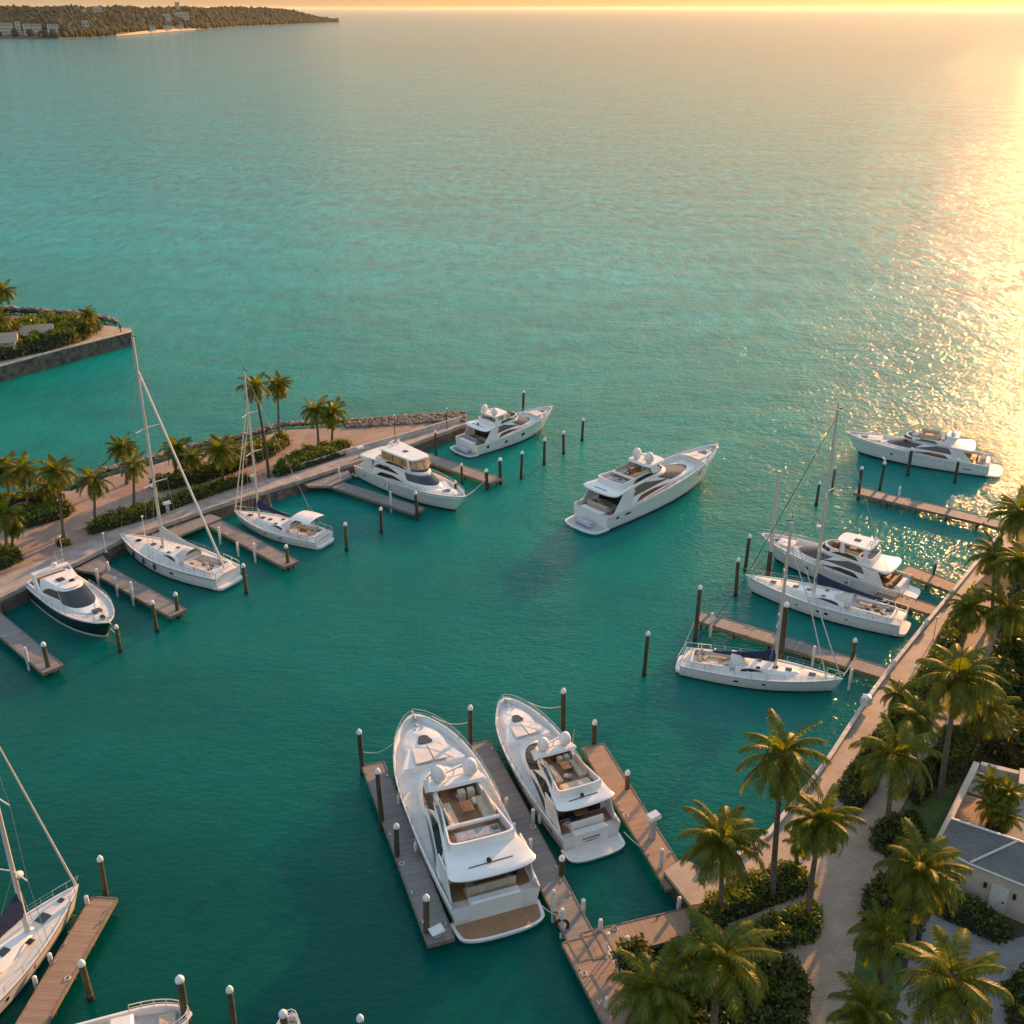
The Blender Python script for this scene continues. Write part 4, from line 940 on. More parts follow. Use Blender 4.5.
# ------------------------------------------------------------------ sailing yachts
def sailboat(label, bow, stern, beam, mast_base, mast_top, o):
    b_, s_ = G(*bow), G(*stern); d = b_ - s_; d.z = 0; L_ = d.length; yaw = math.atan2(d.y, d.x)
    if 'L' in o:                      # stern outside the picture
        L_ = o['L']; dn = d.normalized(); s_ = Vector((b_.x, b_.y, 0)) - dn * L_
    e = empty('sailing_yacht', (s_.x, s_.y, 0), yaw, label, 'sailboat', 'sailing yachts in the marina')
    g = lambda key, dv: o.get(key, dv)
    k = L_ / 16.0; hb = beam / 2; X = lambda f: L_ * f
    H_ = Hull(L_, beam, .035, 1.25 * k * g('hs', 1), 1.65 * k * g('hs', 1), rake=.9, pb=1.9, q=.95, aftw=g('aftw', .80), sp_=1.5, tm=.42, flare=.25)
    bul = .05; H_.build(e, bul=bul, stripe=g('stripe', 'stripe'), camber=.14); zs = H_.sh
    dz = lambda f: zs((f - .035) / .965) - bul + .1
    # stern steps
    A = hring(-.02, X(.06), hb * .62, hb * .74, .25, .3, .05, 3, 6); MB().loft([A, [(p[0], p[1], .5) for p in A]]).build('swim_platform', 'gel', e)
    # coachroof
    ca, cf = g('coach', (.36, .76)); zc = dz(.5)
    A = hring(X(ca), X(cf), hb * .62, hb * .40, zc - .06, .05, .6, 5, 1.9, zf=dz(cf) - .05); Bt = hring(X(ca) + .05, X(cf) - .5, hb * .55, hb * .33, zc + .46 * k, .05, .6, 5, 1.9, zf=dz(cf) + .16 * k)
    MB().loft([A, Bt]).build('coachroof', 'gel', e, 35)
    sidewin('cabin_window', A, Bt, 6.8, 13.5, lambda t: .22, lambda t: .24 + .62 * max(0, math.sin(PI * min(1, t * 1.05))) ** .35 * (1 - .25 * t), g('glass', 'glass'), e)
    zt_ = lambda f: zc + .46 * k + (dz(cf) + .16 * k - zc - .46 * k) * (f - ca) / (cf - ca)
    for (f_, y, w) in g('hatches', [(.68, 0, .5), (.60, 0, .42), (.82, 0, .55), (.50, .7, .35), (.50, -.7, .35)]):
        z = (zt_(f_) if f_ < cf - .03 else dz(f_) + .03); MB().rbox((X(f_), y, z + .04), (w * 1.1, w, .07), .02).build('deck_hatch', 'glass', e)
    # cockpit
    O1 = hring(X(.08), X(ca - .005), hb * .62, hb * .55, dz(.2) - .08, .06, .05, 5, 6); O2 = hring(X(.09), X(ca - .005), hb * .58, hb * .50, dz(.2) + .32 * k, .06, .05, 5, 6)
    I2 = hring(X(.10), X(ca - .02), hb * .52, hb * .44, dz(.2) + .32 * k, .06, .05, 5, 6); I1 = [(p[0], p[1], dz(.2) + .0) for p in I2]
    MB().loft([O1, O2, I2, I1], False, False).build('cockpit_coaming', 'gel', e, 30)
    MB().loft([[(p[0], p[1], p[2] - .05) for p in I1], I1]).build('cockpit_sole', g('sole', 'teak'), e, 0)
    for sd in (-1, 1): seat(e, (X(.24), sd * hb * .36, dz(.2)), (X(.16), hb * .2, .18), m=g('cush', 'cream'), name='cockpit_seat')
    table(e, (X(.26), 0, dz(.2) - .2), (1.3, .45, 0))
    for sd in g('wheels', (-1, 1)):
        c = Vector((X(.14), sd * hb * .3, dz(.2) + .75)); mb = MB(); mb.tube([c + Vector((0, .42 * math.cos(a * PI / 8), .42 * math.sin(a * PI / 8))) for a in range(17)], .025, 4)
        for a in range(3): mb.tube([c - Vector((0, .4 * math.cos(a * PI / 3), .4 * math.sin(a * PI / 3))), c + Vector((0, .4 * math.cos(a * PI / 3), .4 * math.sin(a * PI / 3)))], .015, 4)
        mb.tube([(c.x + .1, c.y, dz(.2) - .1), (c.x + .1, c.y, c.z)], .1, 6); mb.build('steering_wheel', 'steel', e)
    # sprayhood
    if g('spray', True):
        x0, x1 = X(ca - .03), X(ca + .08); z = dz(ca) + .2; rings = []
        for (x, hh, w) in ((x0, 1.05, .50), (x0 + (x1 - x0) * .5, 1.0, .50), (x1, .35, .42)):
            rings.append([(x, hb * w * math.cos(a * PI / 10), z + hh * k * max(0, math.sin(a * PI / 10)) ** .7) for a in range(11)])
        MB().grid(rings).build('sprayhood', g('spraym', 'sail'), e)
    if g('bimini', False):
        x0, x1 = X(.10), X(.30); z = dz(.2) + 2.0; rings = []
        for j in range(5):
            t = j / 4; rings.append([(x0 + (x1 - x0) * t, hb * .66 * (a / 4 - 1), z + .22 * (1 - (a / 4 - 1) ** 2) + .1 * math.sin(PI * t)) for a in range(9)])
        bm_ = MB().grid(rings).build('bimini', g('bimm', 'gel'), e)
        mb = MB()
        for x in (x0 + .1, x1 - .1):
            for sd in (-1, 1): mb.tube([(X(.2), sd * hb * .72, dz(.2)), (x, sd * hb * .66, z)], .02, 4)
        mb.build('bimini_frame', 'steel', bm_)
    # mast: foot on the boat's centre line, height from the picture
    mp = G(mast_base[0], mast_base[1], dz(.55) + .3)
    lx = (mp - Vector((s_.x, s_.y, 0))).dot(Vector((math.cos(yaw), math.sin(yaw), 0))); lx = max(X(.3), min(X(.72), lx))
    wx, wy = s_.x + math.cos(yaw) * lx, s_.y + math.sin(yaw) * lx
    zm = ZT(wy, mast_top[1]) if isinstance(mast_top, tuple) else mast_top
    mt = MB(); mt.tube([(lx, 0, dz(.5)), (lx, 0, zm * .6), (lx, 0, zm)], .17 * k, 8, .12 * k)
    mast = mt.build('mast', 'alu', e)
    mb = MB(); 
    spr = g('spread', (.42, .70))
    for f_ in spr: MB().tube([(lx - .25, -hb * .62, zm * f_), (lx, 0, zm * f_ + .08), (lx - .25, hb * .62, zm * f_)], .05, 5).build('spreader', 'trim', mast)
    mb = MB(); mb.tube([(lx, 0, zm), (lx, 0, zm + .7)], .02, 4); mb.box((lx - .2, 0, zm + .1), (.6, .05, .08)); mb.build('wind_instrument', 'black', mast)
    if g('radar', None): MB().lathe([(.1, 0), (.3, .03), (.3, .2), (.1, .3)], (lx + .35, 0, zm * g('radar', .4)), 10).build('radar', 'cap', mast)
    mb = MB(); r = .018
    for sd in (-1, 1):
        q = [(lx, 0, zm - .2), (lx - .25, sd * hb * .62, zm * spr[-1]), (lx - .25, sd * hb * .62, zm * spr[0]), (lx - .3, sd * hb * .9, dz(.5))]
        mb.tube(q, r, 4); mb.tube([(lx, 0, zm * spr[0]), (lx - .7, sd * hb * .88, dz(.5))], r, 4)
    mb.build('shrouds', 'rig', mast)
    # forestay with furled sail, backstay
    fr, fm = g('fore', (.10, 'sail')); fx = g('forex', .985); fz = zs(1) + .15
    ftop = g('ftop', .97)
    p0, p1 = Vector((X(fx), 0, fz)), Vector((lx + .1, 0, zm * ftop))
    mb = MB(); mb.tube([p0, p0.lerp(p1, .04), p0.lerp(p1, .3), p0.lerp(p1, .8), p1], fr, 6, fr * .45); mb.build('furled_headsail', fm, e)
    if g('fore2', None) is not None:
        q0 = Vector((X(g('fore2', .9)), 0, dz(.9))); mb = MB(); mb.tube([q0, q0.lerp(p1, .5), Vector((lx + .1, 0, zm * (ftop - .1)))], fr * .8, 6, fr * .5); mb.build('furled_staysail', fm, e)
    br = g('backr', .02)
    mb = MB(); pt_ = Vector((lx, 0, zm)); pb_ = Vector((X(.05), 0, dz(0) + .1)); sp_ = pb_.lerp(pt_, .2)
    if g('backtop', None): pt_ = Vector((lx - .1, 0, zm * g('backtop', 1)))
    if br > .05: mb.tube([Vector((X(g('backx', .10)), 0, dz(.1) + .4)), pt_], br, 6)
    else: mb.tube([sp_, pt_], br, 4); mb.tube([(X(.05), -hb * .5, dz(0)), sp_, (X(.05), hb * .5, dz(0))], br, 4)
    mb.build('backstay', g('backm', 'rig'), e)
    # boom and sail cover
    bz = dz(.5) + g('boomz', 1.55) * k; bl = g('boom', .36) * L_; by = g('boomy', 0.0)
    bo = MB().tube([(lx - .1, 0, bz), (lx - bl, by, bz - .05)], .10, 6).build('boom', 'alu', e)
    cm = g('cover', 'blue'); rings = []
    for j in range(9):
        t = j / 8; x = lx - .02 - bl * .95 * t; hh = (1.35 * (1 - t) ** 1.6 + .32) * k * g('coverh', 1); wv = .20 * (1 - .4 * t) + .03 * math.sin(j * 2.1)
        rings.append([(x, by * t + wv * math.cos(a) * (1 if math.sin(a) < .3 else .55), bz - .12 + hh * (.5 + .5 * math.sin(a))) for a in [2 * PI * q / 10 for q in range(10)]])
    MB().loft(rings).build('sail_cover', cm, bo)
    # rails
    mb = MB()
    def P(t, sd, z): p = H_.pt(t, 1, sd); return Vector((p.x - (0.1 if t > .98 else 0), p.y * .96, p.z + z))
    mb.tube([P(.90, -1, .62), P(.96, -1, .66), Vector((X(1) + .1, 0, zs(1) + .68)), P(.96, 1, .66), P(.90, 1, .62)], .03, 5)
    for t in (.90, .955):
        for sd in (-1, 1): mb.tube([P(t, sd, 0), P(t, sd, .64)], .028, 4)
    mb.build('pulpit', 'steel', e)
    mb = MB(); mb.tube([P(.16, -1, .62), P(.02, -1, .64), P(.0, -1, .6)], .028, 4); mb.tube([P(.16, 1, .62), P(.02, 1, .64), P(.0, 1, .6)], .028, 4)
    mb.tube([P(.0, -1, .62), P(.0, 1, .62)], .028, 4)
    for t in (0, .08, .16):
        for sd in (-1, 1): mb.tube([P(t, sd, 0), P(t, sd, .64)], .028, 4)
    mb.build('pushpit', 'steel', e)
    mb = MB()
    for sd in (-1, 1):
        for zz in (.32, .60): mb.tube([P(t / 20, sd, zz) for t in range(3, 19)], .012, 3)
        for t in range(5, 18, 2): mb.tube([P(t / 20, sd, 0), P(t / 20, sd, .62)], .018, 4)
    mb.build('lifelines', 'steel', e)
    mb = MB()
    for f_, y in ((.34, .55), (.34, -.55), (.22, .66), (.22, -.66)): MB().lathe([(.13, 0), (.09, .1), (.11, .2)], (X(f_), y * hb, dz(f_) + (.3 if f_ < .3 else .1)), 8).build('winch', 'steel', e)
    for sd in (-1, 1):
        for (t0, t1, h0, h1) in g('ports', [(.34, .38, .5, .68), (.52, .55, .5, .68)]):
            mb = MB(); H_.patch(mb, sd, t0, t1, h0, h1, 4); mb.build('porthole', 'glass', e)
    mb = MB()
    for sd in (-1, 1): mb.tube([H_.pt(t / 24, .93, sd, .015) for t in range(0, 24)], .03, 4)
    mb.build('rub_rail', g('rubm', 'grey'), e)
    if g('gear', True):
        rn = random.Random(int(L_ * 100)); mb = MB()
        for j in range(7): mb.rbox((X(.10 + .2 * rn.random()), (rn.random() - .5) * hb * .7, dz(.2) + .1), (.3 + .3 * rn.random(), .3 + .2 * rn.random(), .25), .06, rn.random())
        mb.build('deck_bags', g('gearm', 'brown'), e)
    for t, sd in g('fend', []):
        p = H_.pt(t, .9, sd, .14); mb = MB(); mb.lathe([(.03, -.75), (.11, -.7), (.13, -.4), (.11, -.1), (.03, -.02), (.02, .35)], p, 8); mb.build('fender', g('fendm', 'stripe'), e)
    return e
sailboat('large white sailing yacht with white sail cover and thick furled backstay at left', (120, 537, 1.7), (233, 582, .6), 5.4, (163, 548), (133, 337),
         dict(hs=1.15, cover='sail', backr=.13, backm='sail', backx=.06, backtop=.86, fore=(.02, 'rig'), boom=.34, coverh=.9, radar=.36, fend=[(.75, 1), (.62, 1), (.5, 1), (.75, -1), (.62, -1), (.45, -1)], spread=(.38, .62), spray=True, rubm='stripe', aftw=.72))
sailboat('white sailing yacht with navy boom cover and white bimini, stern-out on the left quay', (234, 510, 1.6), (328, 543, .5), 4.5, (262, 512), (253, 371),
         dict(bimini=True, cover='blue', fore=(.09, 'sail'), fore2=.93, ftop=.8, boom=.36, radar=.34, glass='blue', fend=[(.5, -1)], spread=(.5, .74), aftw=.76, rubm='grey'))
sailboat('white sailing yacht with the tallest right-hand mast and long navy boom cover', (745, 577, 1.7), (909, 628, .6), 4.6, (815, 590), (839, 409),
         dict(hs=1.1, cover='blue', fore=(.05, 'rigd'), boom=.42, coverh=.8, glass='blue', spread=(.33, .6), aftw=.76, spray=True, radar=.42, boomz=1.2, ftop=.95, ports=[(.42, .45, .5, .68), (.47, .50, .5, .68), (.3, .32, .5, .6), (.62, .64, .5, .6)]))
sailboat('nearest right-hand sailing yacht, short mast, two white furled stays, bow towards the seawall', (843, 680, 1.5), (677, 662, .5), 4.4, (777, 655), (782, 522),
         dict(cover='blue', fore=(.09, 'sail'), fore2=.90, boom=.40, coverh=.9, spread=(.4, .68), spray=True, gearm='cream', glass='glass', rubm='grey', backm='rigd', boomz=1.0))
sailboat('white sailing yacht cut off by the lower left corner beside the brown finger dock', (79, 886, 1.6), (-5, 970, 1.2), 4.8, (30, 930), (0, 690),
         dict(L=17.0, cover='blue', fore=(.10, 'sail'), boom=.36, coverh=1.3, spread=(.33, .62), radar=.30, fend=[], rubm='brown', hatches=[(.80, 0, .75), (.90, 0, .35), (.68, -.9, .45), (.60, 0, .6), (.5, -.6, .4)], ports=[(.62, .63, .45, .7), (.45, .47, .45, .7)]))
# bow of a small open boat at the bottom edge
def skiff(label, bow, stern, L_, beam):
    b_, s_ = G(*bow), G(*stern); d = (b_ - s_); d.z = 0; dn = d.normalized(); s_ = Vector((b_.x, b_.y, 0)) - dn * L_
    e = empty('open_boat', (s_.x, s_.y, 0), math.atan2(dn.y, dn.x), label, 'boat')
    H_ = Hull(L_, beam, .0, .95, 1.25, rake=.6, pb=2.6, q=.7, aftw=.95, sp_=1.3, tm=.5, flare=.25)
    H_.build(e, bul=.5, deckm='grey'); X = lambda f: L_ * f
    MB().rbox((X(.45), 0, 1.2), (1.4, 1.1, 1.3), .12).build('helm_console', 'gel', e); MB().rbox((X(.30), 0, .95), (.6, 1.2, .8), .1).build('helm_seat', 'cream', e)
    MB().rbox((X(.80), 0, .85), (1.1, beam * .5, .35), .08).build('bow_seat', 'cream', e)
    MB().rbox((-.25, 0, .9), (.5, .5, 1.1), .12).build('outboard_motor', 'black', e)
    rail(e, H_, .5, 1.0, .55, n=10, r=.035, m='trim'); 
    mb = MB()
    for sd in (-1, 1): mb.tube([H_.pt(t / 16, .98, sd, .03) for t in range(0, 17)], .06, 5)
    mb.build('rub_rail', 'trim', e)
skiff('small grey open boat with white rails cut off by the bottom edge', (192, 1014, 1.2), (90, 1040, 1.0), 7.5, 3.0)
skiff('bow tip and rail of a boat poking in at the bottom edge', (293, 1014, 1.2), (270, 1100, 1.0), 5.0, 1.7)
# ------------------------------------------------------------------ docks
DZ = 0.95
def dock(label, a, b_, w, m='plankg', z=DZ, n_leg=4, name='finger_dock', ext=None, legs=True):
    A, B_ = G(*a, z), G(*b_, z); d = B_ - A; d.z = 0; L_ = d.length
    e = empty(name, (A.x, A.y, 0), math.atan2(d.y, d.x), label, 'dock', 'docks of the marina')
    MB().box((L_ / 2, 0, z - .05), (L_, w, .10)).build('deck', m, e, 0)
    mb = MB()
    for sd in (-1, 1): mb.box((L_ / 2, sd * (w / 2 + .05), z - .12), (L_ + .1, .09, .32))
    for x in (-.05, L_ + .05): mb.box((x, 0, z - .12), (.09, w + .1, .32))
    mb.build('edge_beam', 'beam', e, 0)
    if legs:
        for i in range(n_leg):
            x = .6 + (L_ - 1.2) * i / max(1, n_leg - 1)
            mb = MB()
            for sd in (-1, 1): mb.tube([(x, sd * w * .36, -1), (x, sd * w * .36, z - .11)], .13, 7)
            mb.box((x, 0, z - .22), (.2, w * .9, .2)); mb.build('pier_leg', 'pile', e, 0)
    mb = MB(); rn = random.Random(int(a[0] * 7 + a[1]))
    for i in range(int(L_ / 3) + 1):
        x = 1 + rn.random() * (L_ - 2); sd = rn.choice((-1, 1)); MB().tube([(x - .18, sd * w * .42, z + .1), (x + .18, sd * w * .42, z + .1)], .03, 4).box((x, sd * w * .42, z + .05), (.1, .06, .1)).build('cleat', 'steel', e, 0)
    if L_ > 6:
        mb = MB(); x = L_ * (.3 + .4 * rn.random()); sd = rn.choice((-1, 1)); c = (x, sd * w * .38, z + .03)
        mb.tube([(c[0] + .22 * math.cos(q) * (1 - q / 40), c[1] + .22 * math.sin(q) * (1 - q / 40), c[2] + q * .003) for q in [j * .5 for j in range(30)]], .02, 4); mb.build('coiled_rope', 'sail', e)
    return e
dock('grey finger dock running off the left edge, below the black cruiser', (-60, 574), (53, 669), 1.9)
dock('grey finger dock between the black cruiser and the large white sailing yacht', (88, 562), (178, 613), 1.9)
dock('grey finger dock between the two left-hand sailing yachts', (206, 518), (291, 564), 1.9)
dock('grey finger dock in front of the amber-topped motor yacht', (317, 478), (419, 511), 2.0)
dock('short grey finger dock right of the amber-topped motor yacht', (420, 455), (496, 481), 2.2)
dock('grey finger dock left of the largest motor yacht', (373, 764), (441, 941), 1.75, n_leg=6)
dock('long grey-brown dock between the two big motor yachts', (479, 743), (592, 958), 1.85, n_leg=7, name='main_dock')
dock('long brown dock right of the smaller big motor yacht, leading ashore', (593, 746), (679, 886), 1.9, 'plankb', n_leg=5, name='main_dock')
dock('brown cross dock joining the two long docks at the bottom', (588, 946), (692, 921), 2.3, 'plankb', z=DZ + .016, n_leg=4, name='cross_dock')
dock('lower brown dock leading to the bottom edge from the cross dock', (583, 938), (641, 1045), 2.9, 'plankb', z=DZ + .008, n_leg=4, name='main_dock')
dock('brown finger dock beside the cut-off sailing yacht at lower left', (104, 898), (16, 1050), 1.75, 'plankb', n_leg=5)
dock('brown-grey finger dock between the nearest and the middle right-hand sailing yachts', (699, 616), (889, 674), 1.9, n_leg=6)
dock('short brown dock behind the stern of the tallest-masted yacht', (880, 592), (944, 614), 2.0, 'plankb', n_leg=3)
dock('short brown finger dock beyond the flat-topped motor yacht', (905, 569), (958, 589), 2.2, 'plankb', n_leg=3)
dock('far grey finger dock below the glitter-lit motor yacht', (857, 490), (1016, 528), 2.2, n_leg=6)
# paved gussets where the left docks meet the quay
for i, (pts, lab) in enumerate((([(66, 567), (100, 552), (107, 560), (103, 573), (84, 571)], 'triangular gangway landing above the black cruiser'), ([(140, 533), (205, 512), (222, 518), (200, 527), (168, 540)], 'triangular gangway landing beside the large white sailing yacht'),
                                ([(300, 481), (345, 466), (352, 476), (330, 486), (308, 486)], 'triangular gangway landing in front of the amber-topped yacht'))):
    mb = MB(); mb.prism(W(pts, 1.2), 0.9, 1.2, True); tag(mb.build('gangway_landing', 'plankg', None, 0), lab, 'landing', 'dock landings')

# ------------------------------------------------------------------ pilings
def make_piling(hgt, r, m):
    e = empty('mooring_piling'); p = MB(); rn = random.Random(int(hgt * 1000 + r * 977))
    p.lathe([(r * 1.12, -1.5), (r * 1.08, 0), (r, .6), (r * .98, hgt * .6), (r * .93, hgt - .35)], (0, 0, 0), 12); p.build('post', m, e, 50)
    MB().lathe([(r * 1.1, hgt - .42), (r * 1.12, hgt - .30), (r * 1.08, hgt - .22), (r * .55, hgt - .04), (r * .06, hgt + .04)], (0, 0, 0), 12).build('cap', 'cap', e, 50)
    MB().lathe([(r * 1.16, .02), (r * 1.17, .25), (r * 1.13, .42)], (0, 0, 0), 12).build('tide_band', 'black', e, 50)
    e.scale = (1, 1, 1)
    return e
PILES = [  # base x, waterline row, top row, radius, material, label
 (120.5, 652, 624, .2, 'pileo', 'piling off the bow of the black cruiser'),
 (157, 632, 600, .2, 'pileo', 'left of two pilings at the end of the dock below the large white sailing yacht'),
 (178.5, 618, 592, .2, 'pileo', 'right of two pilings at the end of the dock below the large white sailing yacht'),
 (50, 675, 642, .22, 'pileo', 'piling at the end of the dock at the left edge'),
 (346.5, 551, 522, .2, 'pileo', 'lone piling right of the white-bimini sailing yacht stern'),
 (289, 570, 544, .2, 'pileo', 'piling at the end of the dock between the two left-hand sailing yachts'),
 (246.5, 594, 563, .2, 'pileo', 'piling just right of the stern of the large white sailing yacht'),
 (381.4, 533, 507, .2, 'pile', 'piling below the amber-topped yacht, left of its dock end'),
 (417.5, 520, 491, .2, 'pile', 'piling at the end of the dock in front of the amber-topped yacht'),
 (455.5, 503, 480, .17, 'pile', 'piling touching the bow of the amber-topped yacht'),
 (521, 479, 451, .2, 'pile', 'nearest of the four pilings in a row right of the left pier'),
 (544, 465, 438, .2, 'pile', 'second of the four pilings in a row right of the left pier'),
 (563.5, 454, 431, .2, 'pile', 'third of the four pilings in a row right of the left pier'),
 (582, 441, 418, .2, 'pile', 'farthest of the four pilings in a row right of the left pier'),
 (523, 412, 390, .2, 'pile', 'piling seen behind the foredeck of the yacht at the pier end'),
 (500.5, 484, 457.6, .24, 'pile', 'right piling on the end of the short dock by the pier'),
 (487, 490, 469, .24, 'pile', 'left piling on the end of the short dock by the pier'),
 (462, 484, 463, .16, 'pile', 'thin piling halfway along the short dock by the pier'),
 (436.5, 456, 430, .16, 'pile', 'thin piling between the amber-topped yacht and the pier wall'),
 (644, 676, 631, .2, 'pile', 'lone piling in open water left of the nearest right-hand sailing yacht'),
 (695, 641, 585, .21, 'pile', 'tall piling at the outer end of the dock between the right-hand sailing yachts'),
 (735.6, 596, 558, .2, 'pile', 'left of two pilings off the bow of the tallest-masted yacht'),
 (745, 571, 534, .2, 'pile', 'right of two pilings off the bow of the tallest-masted yacht'),
 (816, 506, 481, .18, 'pile', 'short piling between the masts and the far grey dock'),
 (832, 491, 466, .18, 'pile', 'piling just right of the tallest mast, near the far grey dock'),
 (858, 500, 466, .2, 'pile', 'piling at the outer end of the far grey dock'),
 (879, 493, 461, .2, 'pile', 'piling beside the outer end of the far grey dock with a sea bird on it'),
 (907.5, 476, 447, .22, 'pile', 'left of three pilings standing before the glitter-lit yacht'),
 (925, 466, 451, .2, 'pile', 'middle of three pilings standing before the glitter-lit yacht'),
 (954.5, 483, 458, .2, 'pile', 'right of three pilings standing before the glitter-lit yacht'),
 (949.5, 515, 495, .2, 'fender', 'pale piling midway along the far grey dock'),
 (898, 503, 486, .15, 'fender', 'small pale piling on the outer part of the far grey dock'),
 (851, 668, 638, .2, 'pileo', 'piling right of the two white furled stays, on the sailing yacht dock'),
 (780, 664, 603, .27, 'pile', 'thick piling rising beside the mast of the nearest right-hand sailing yacht'),
 (932, 582, 560, .15, 'pileo', 'thin piling on the short brown dock beyond the flat-topped yacht'),
 (363, 775, 729, .2, 'pile', 'piling at the head of the dock left of the largest yacht'),
 (382.4, 830, 769, .2, 'pile', 'second piling down the dock left of the largest yacht'),
 (397.4, 866, 824, .2, 'pile', 'third piling down the dock left of the largest yacht'),
 (426.5, 942, 894, .22, 'pileo', 'last piling down the dock left of the largest yacht'),
 (470, 760, 706, .2, 'pile', 'piling off the bow of the largest yacht at the head of the middle dock'),
 (563, 734, 688, .22, 'pile', 'tall piling right of the foredeck of the smaller big yacht'),
 (593.5, 752, 720, .2, 'pile', 'piling at the outer end of the long brown dock'),
 (627, 798, 770, .19, 'pileo', 'piling on the right side of the long brown dock'),
 (561, 885, 855, .2, 'pile', 'piling astern of the smaller big yacht on the middle dock'),
 (106.5, 899, 856, .2, 'pileo', 'piling at the outer end of the brown dock at lower left'),
 (91, 1000, 959, .22, 'pileo', 'piling right of the brown dock at lower left, above the small open boat'),
 (187, 1024, 975, .26, 'pileo', 'thick piling at the bow of the small open boat'),
 (236, 1042, 987, .2, 'pileo', 'lone piling at the bottom edge left of centre'),
 (290, 1062, 1009, .24, 'pileo', 'piling at the bottom edge beside the boat bow tip'),
 (366, 1072, 1016, .2, 'pileo', 'piling of which only the white cap shows at the bottom edge'),
]
for (px, pb, pt_, r, m, lab) in PILES:
    p = G(px, pb); h = max(1.4, ZT(p.y, pt_)); e = make_piling(h, r, m); e.location = p; e.rotation_euler = (R(random.Random(px).uniform(-1.8, 1.8)), R(random.Random(pb).uniform(-1.8, 1.8)), px)
    tag(e, lab, 'piling', 'wooden mooring pilings with white caps')
p = G(768, 575); e = empty('bare_pole', p, 0, 'tall bare uncapped pole beside the bow of the flat-topped motor yacht', 'pole')
MB().lathe([(.24, -1.5), (.23, 0), (.2, ZT(p.y, 471))], (0, 0, 0), 10).build('post', 'alu', e); MB().lathe([(.26, 0), (.26, 2.4), (.23, 3.0)], (0, 0, 0), 10).build('tide_band', 'pile', e)
# a sea bird on the far piling
p = G(879, 493); zb = ZT(p.y, 461) + .02
bird = MB(); bird.loft([[(x, w * math.cos(a), z + w * 1.05 * math.sin(a)) for a in [2 * PI * q / 10 for q in range(10)]] for x, w, z in ((-.34, .01, .20), (-.2, .05, .22), (-.05, .11, .25), (.08, .12, .30), (.17, .07, .38), (.22, .06, .45), (.28, .055, .48), (.33, .03, .47), (.42, .006, .45))])
for sd in (-1, 1): bird.tube([(.03, sd * .04, .2), (.03, sd * .04, .02), (.09, sd * .05, .0)], .012, 4)
e = bird.build('sea_bird', 'cap'); e.location = (p.x, p.y, zb); e.rotation_euler = (0, 0, 2.4); tag(e, 'white sea bird standing on a piling at the far grey dock', 'bird')
# short pale posts and hanging fenders
POSTS = [
 (109, 573, 561, 'pale dock post nearest the landing above the black cruiser'), (98, 581, 568, 'pale dock post at the root of the dock right of the black cruiser'), (117, 591, 576, 'pale dock post near the middle of the dock right of the black cruiser'), (133, 600, 577, 'tallest pale dock post on the dock right of the black cruiser'),
 (28, 664, 646, 'pale dock post on the dock at the left edge'), (220, 539, 526, 'pale dock post near the quay on the dock between the left sailing yachts'), (238, 551, 542, 'round-topped pale dock post midway along the dock between the left sailing yachts'), (255, 557, 542, 'pale dock post right of midway along the dock between the left sailing yachts'),
 (297.5, 487, 477, 'pale post on the quay corner left of the amber-topped yacht'), (339.6, 481, 466, 'pale post on the quay by the stern of the amber-topped yacht'), (391, 507, 490, 'pale dock post against the hull of the amber-topped yacht'),
 (506.7, 818, 796, 'uppermost pale dock post on the left side of the middle dock'), (514, 840, 822, 'thin pale dock post on the left side of the middle dock'), (525, 860, 840, 'left of a close pair of pale dock posts on the middle dock'), (530.5, 858, 837, 'right of a close pair of pale dock posts on the middle dock'),
 (533, 825, 808, 'pale dock post on the right side of the middle dock against the smaller big yacht'), (553, 914, 887, 'thick pale dock post at the stern corner of the largest yacht'), (561.6, 930, 907, 'pale dock post hung with a dark tyre at the stern corner of the largest yacht'),
 (583, 913, 899, 'pale dock post on the right side of the middle dock above the cross dock'), (600, 933, 919, 'pale dock post where the middle dock meets the cross dock'), (678.5, 910, 897, 'white dock post where the cross dock meets the shore'), (660.5, 871, 847, 'pale dock post on the left side of the long brown dock'),
 (606.5, 1010, 997, 'pale dock post on the left side of the lower brown dock'), (635, 1003, 993, 'pale dock post on the right side of the lower brown dock'), (710.6, 631, 611, 'pale brown dock post near the outer end of the sailing yacht dock'), (813, 660, 645, 'thin pale post midway along the sailing yacht dock'),
 (849.7, 684, 668, 'small dark-footed post at the bow of the nearest right-hand sailing yacht'), (36, 985, 978, 'low pale post on the brown dock at lower left'), (51, 962, 955, 'low pale post on the upper part of the brown dock at lower left'), (88, 906, 896, 'slim pale post near the end of the brown dock at lower left'),
]
for (px, pb, pt_, lab) in POSTS:
    p = G(px, pb, .7); h = min(2.4, max(.7, ZT(p.y, pt_) - .7)); e = empty('dock_post', p, px, lab, 'post', 'short pale posts on the docks')
    MB().lathe([(.13, -1.7), (.13, 0), (.15, .05), (.16, h * .5), (.14, h * .85)], (0, 0, 0), 10).build('post', 'fender', e)
    MB().lathe([(.15, 0), (.16, .05), (.12, .14), (.03, .2)], (0, 0, h * .85), 10).build('cap', 'cap', e)
p = G(562, 925, 1.2); mb = MB(); mb.tube([(p.x + .42 * math.cos(a * PI / 8), p.y, p.z + .5 * math.sin(a * PI / 8)) for a in range(17)], .12, 6); tag(mb.build('tyre', 'black'), 'dark tyre fender hanging on the middle dock near the largest yacht', 'tyre')

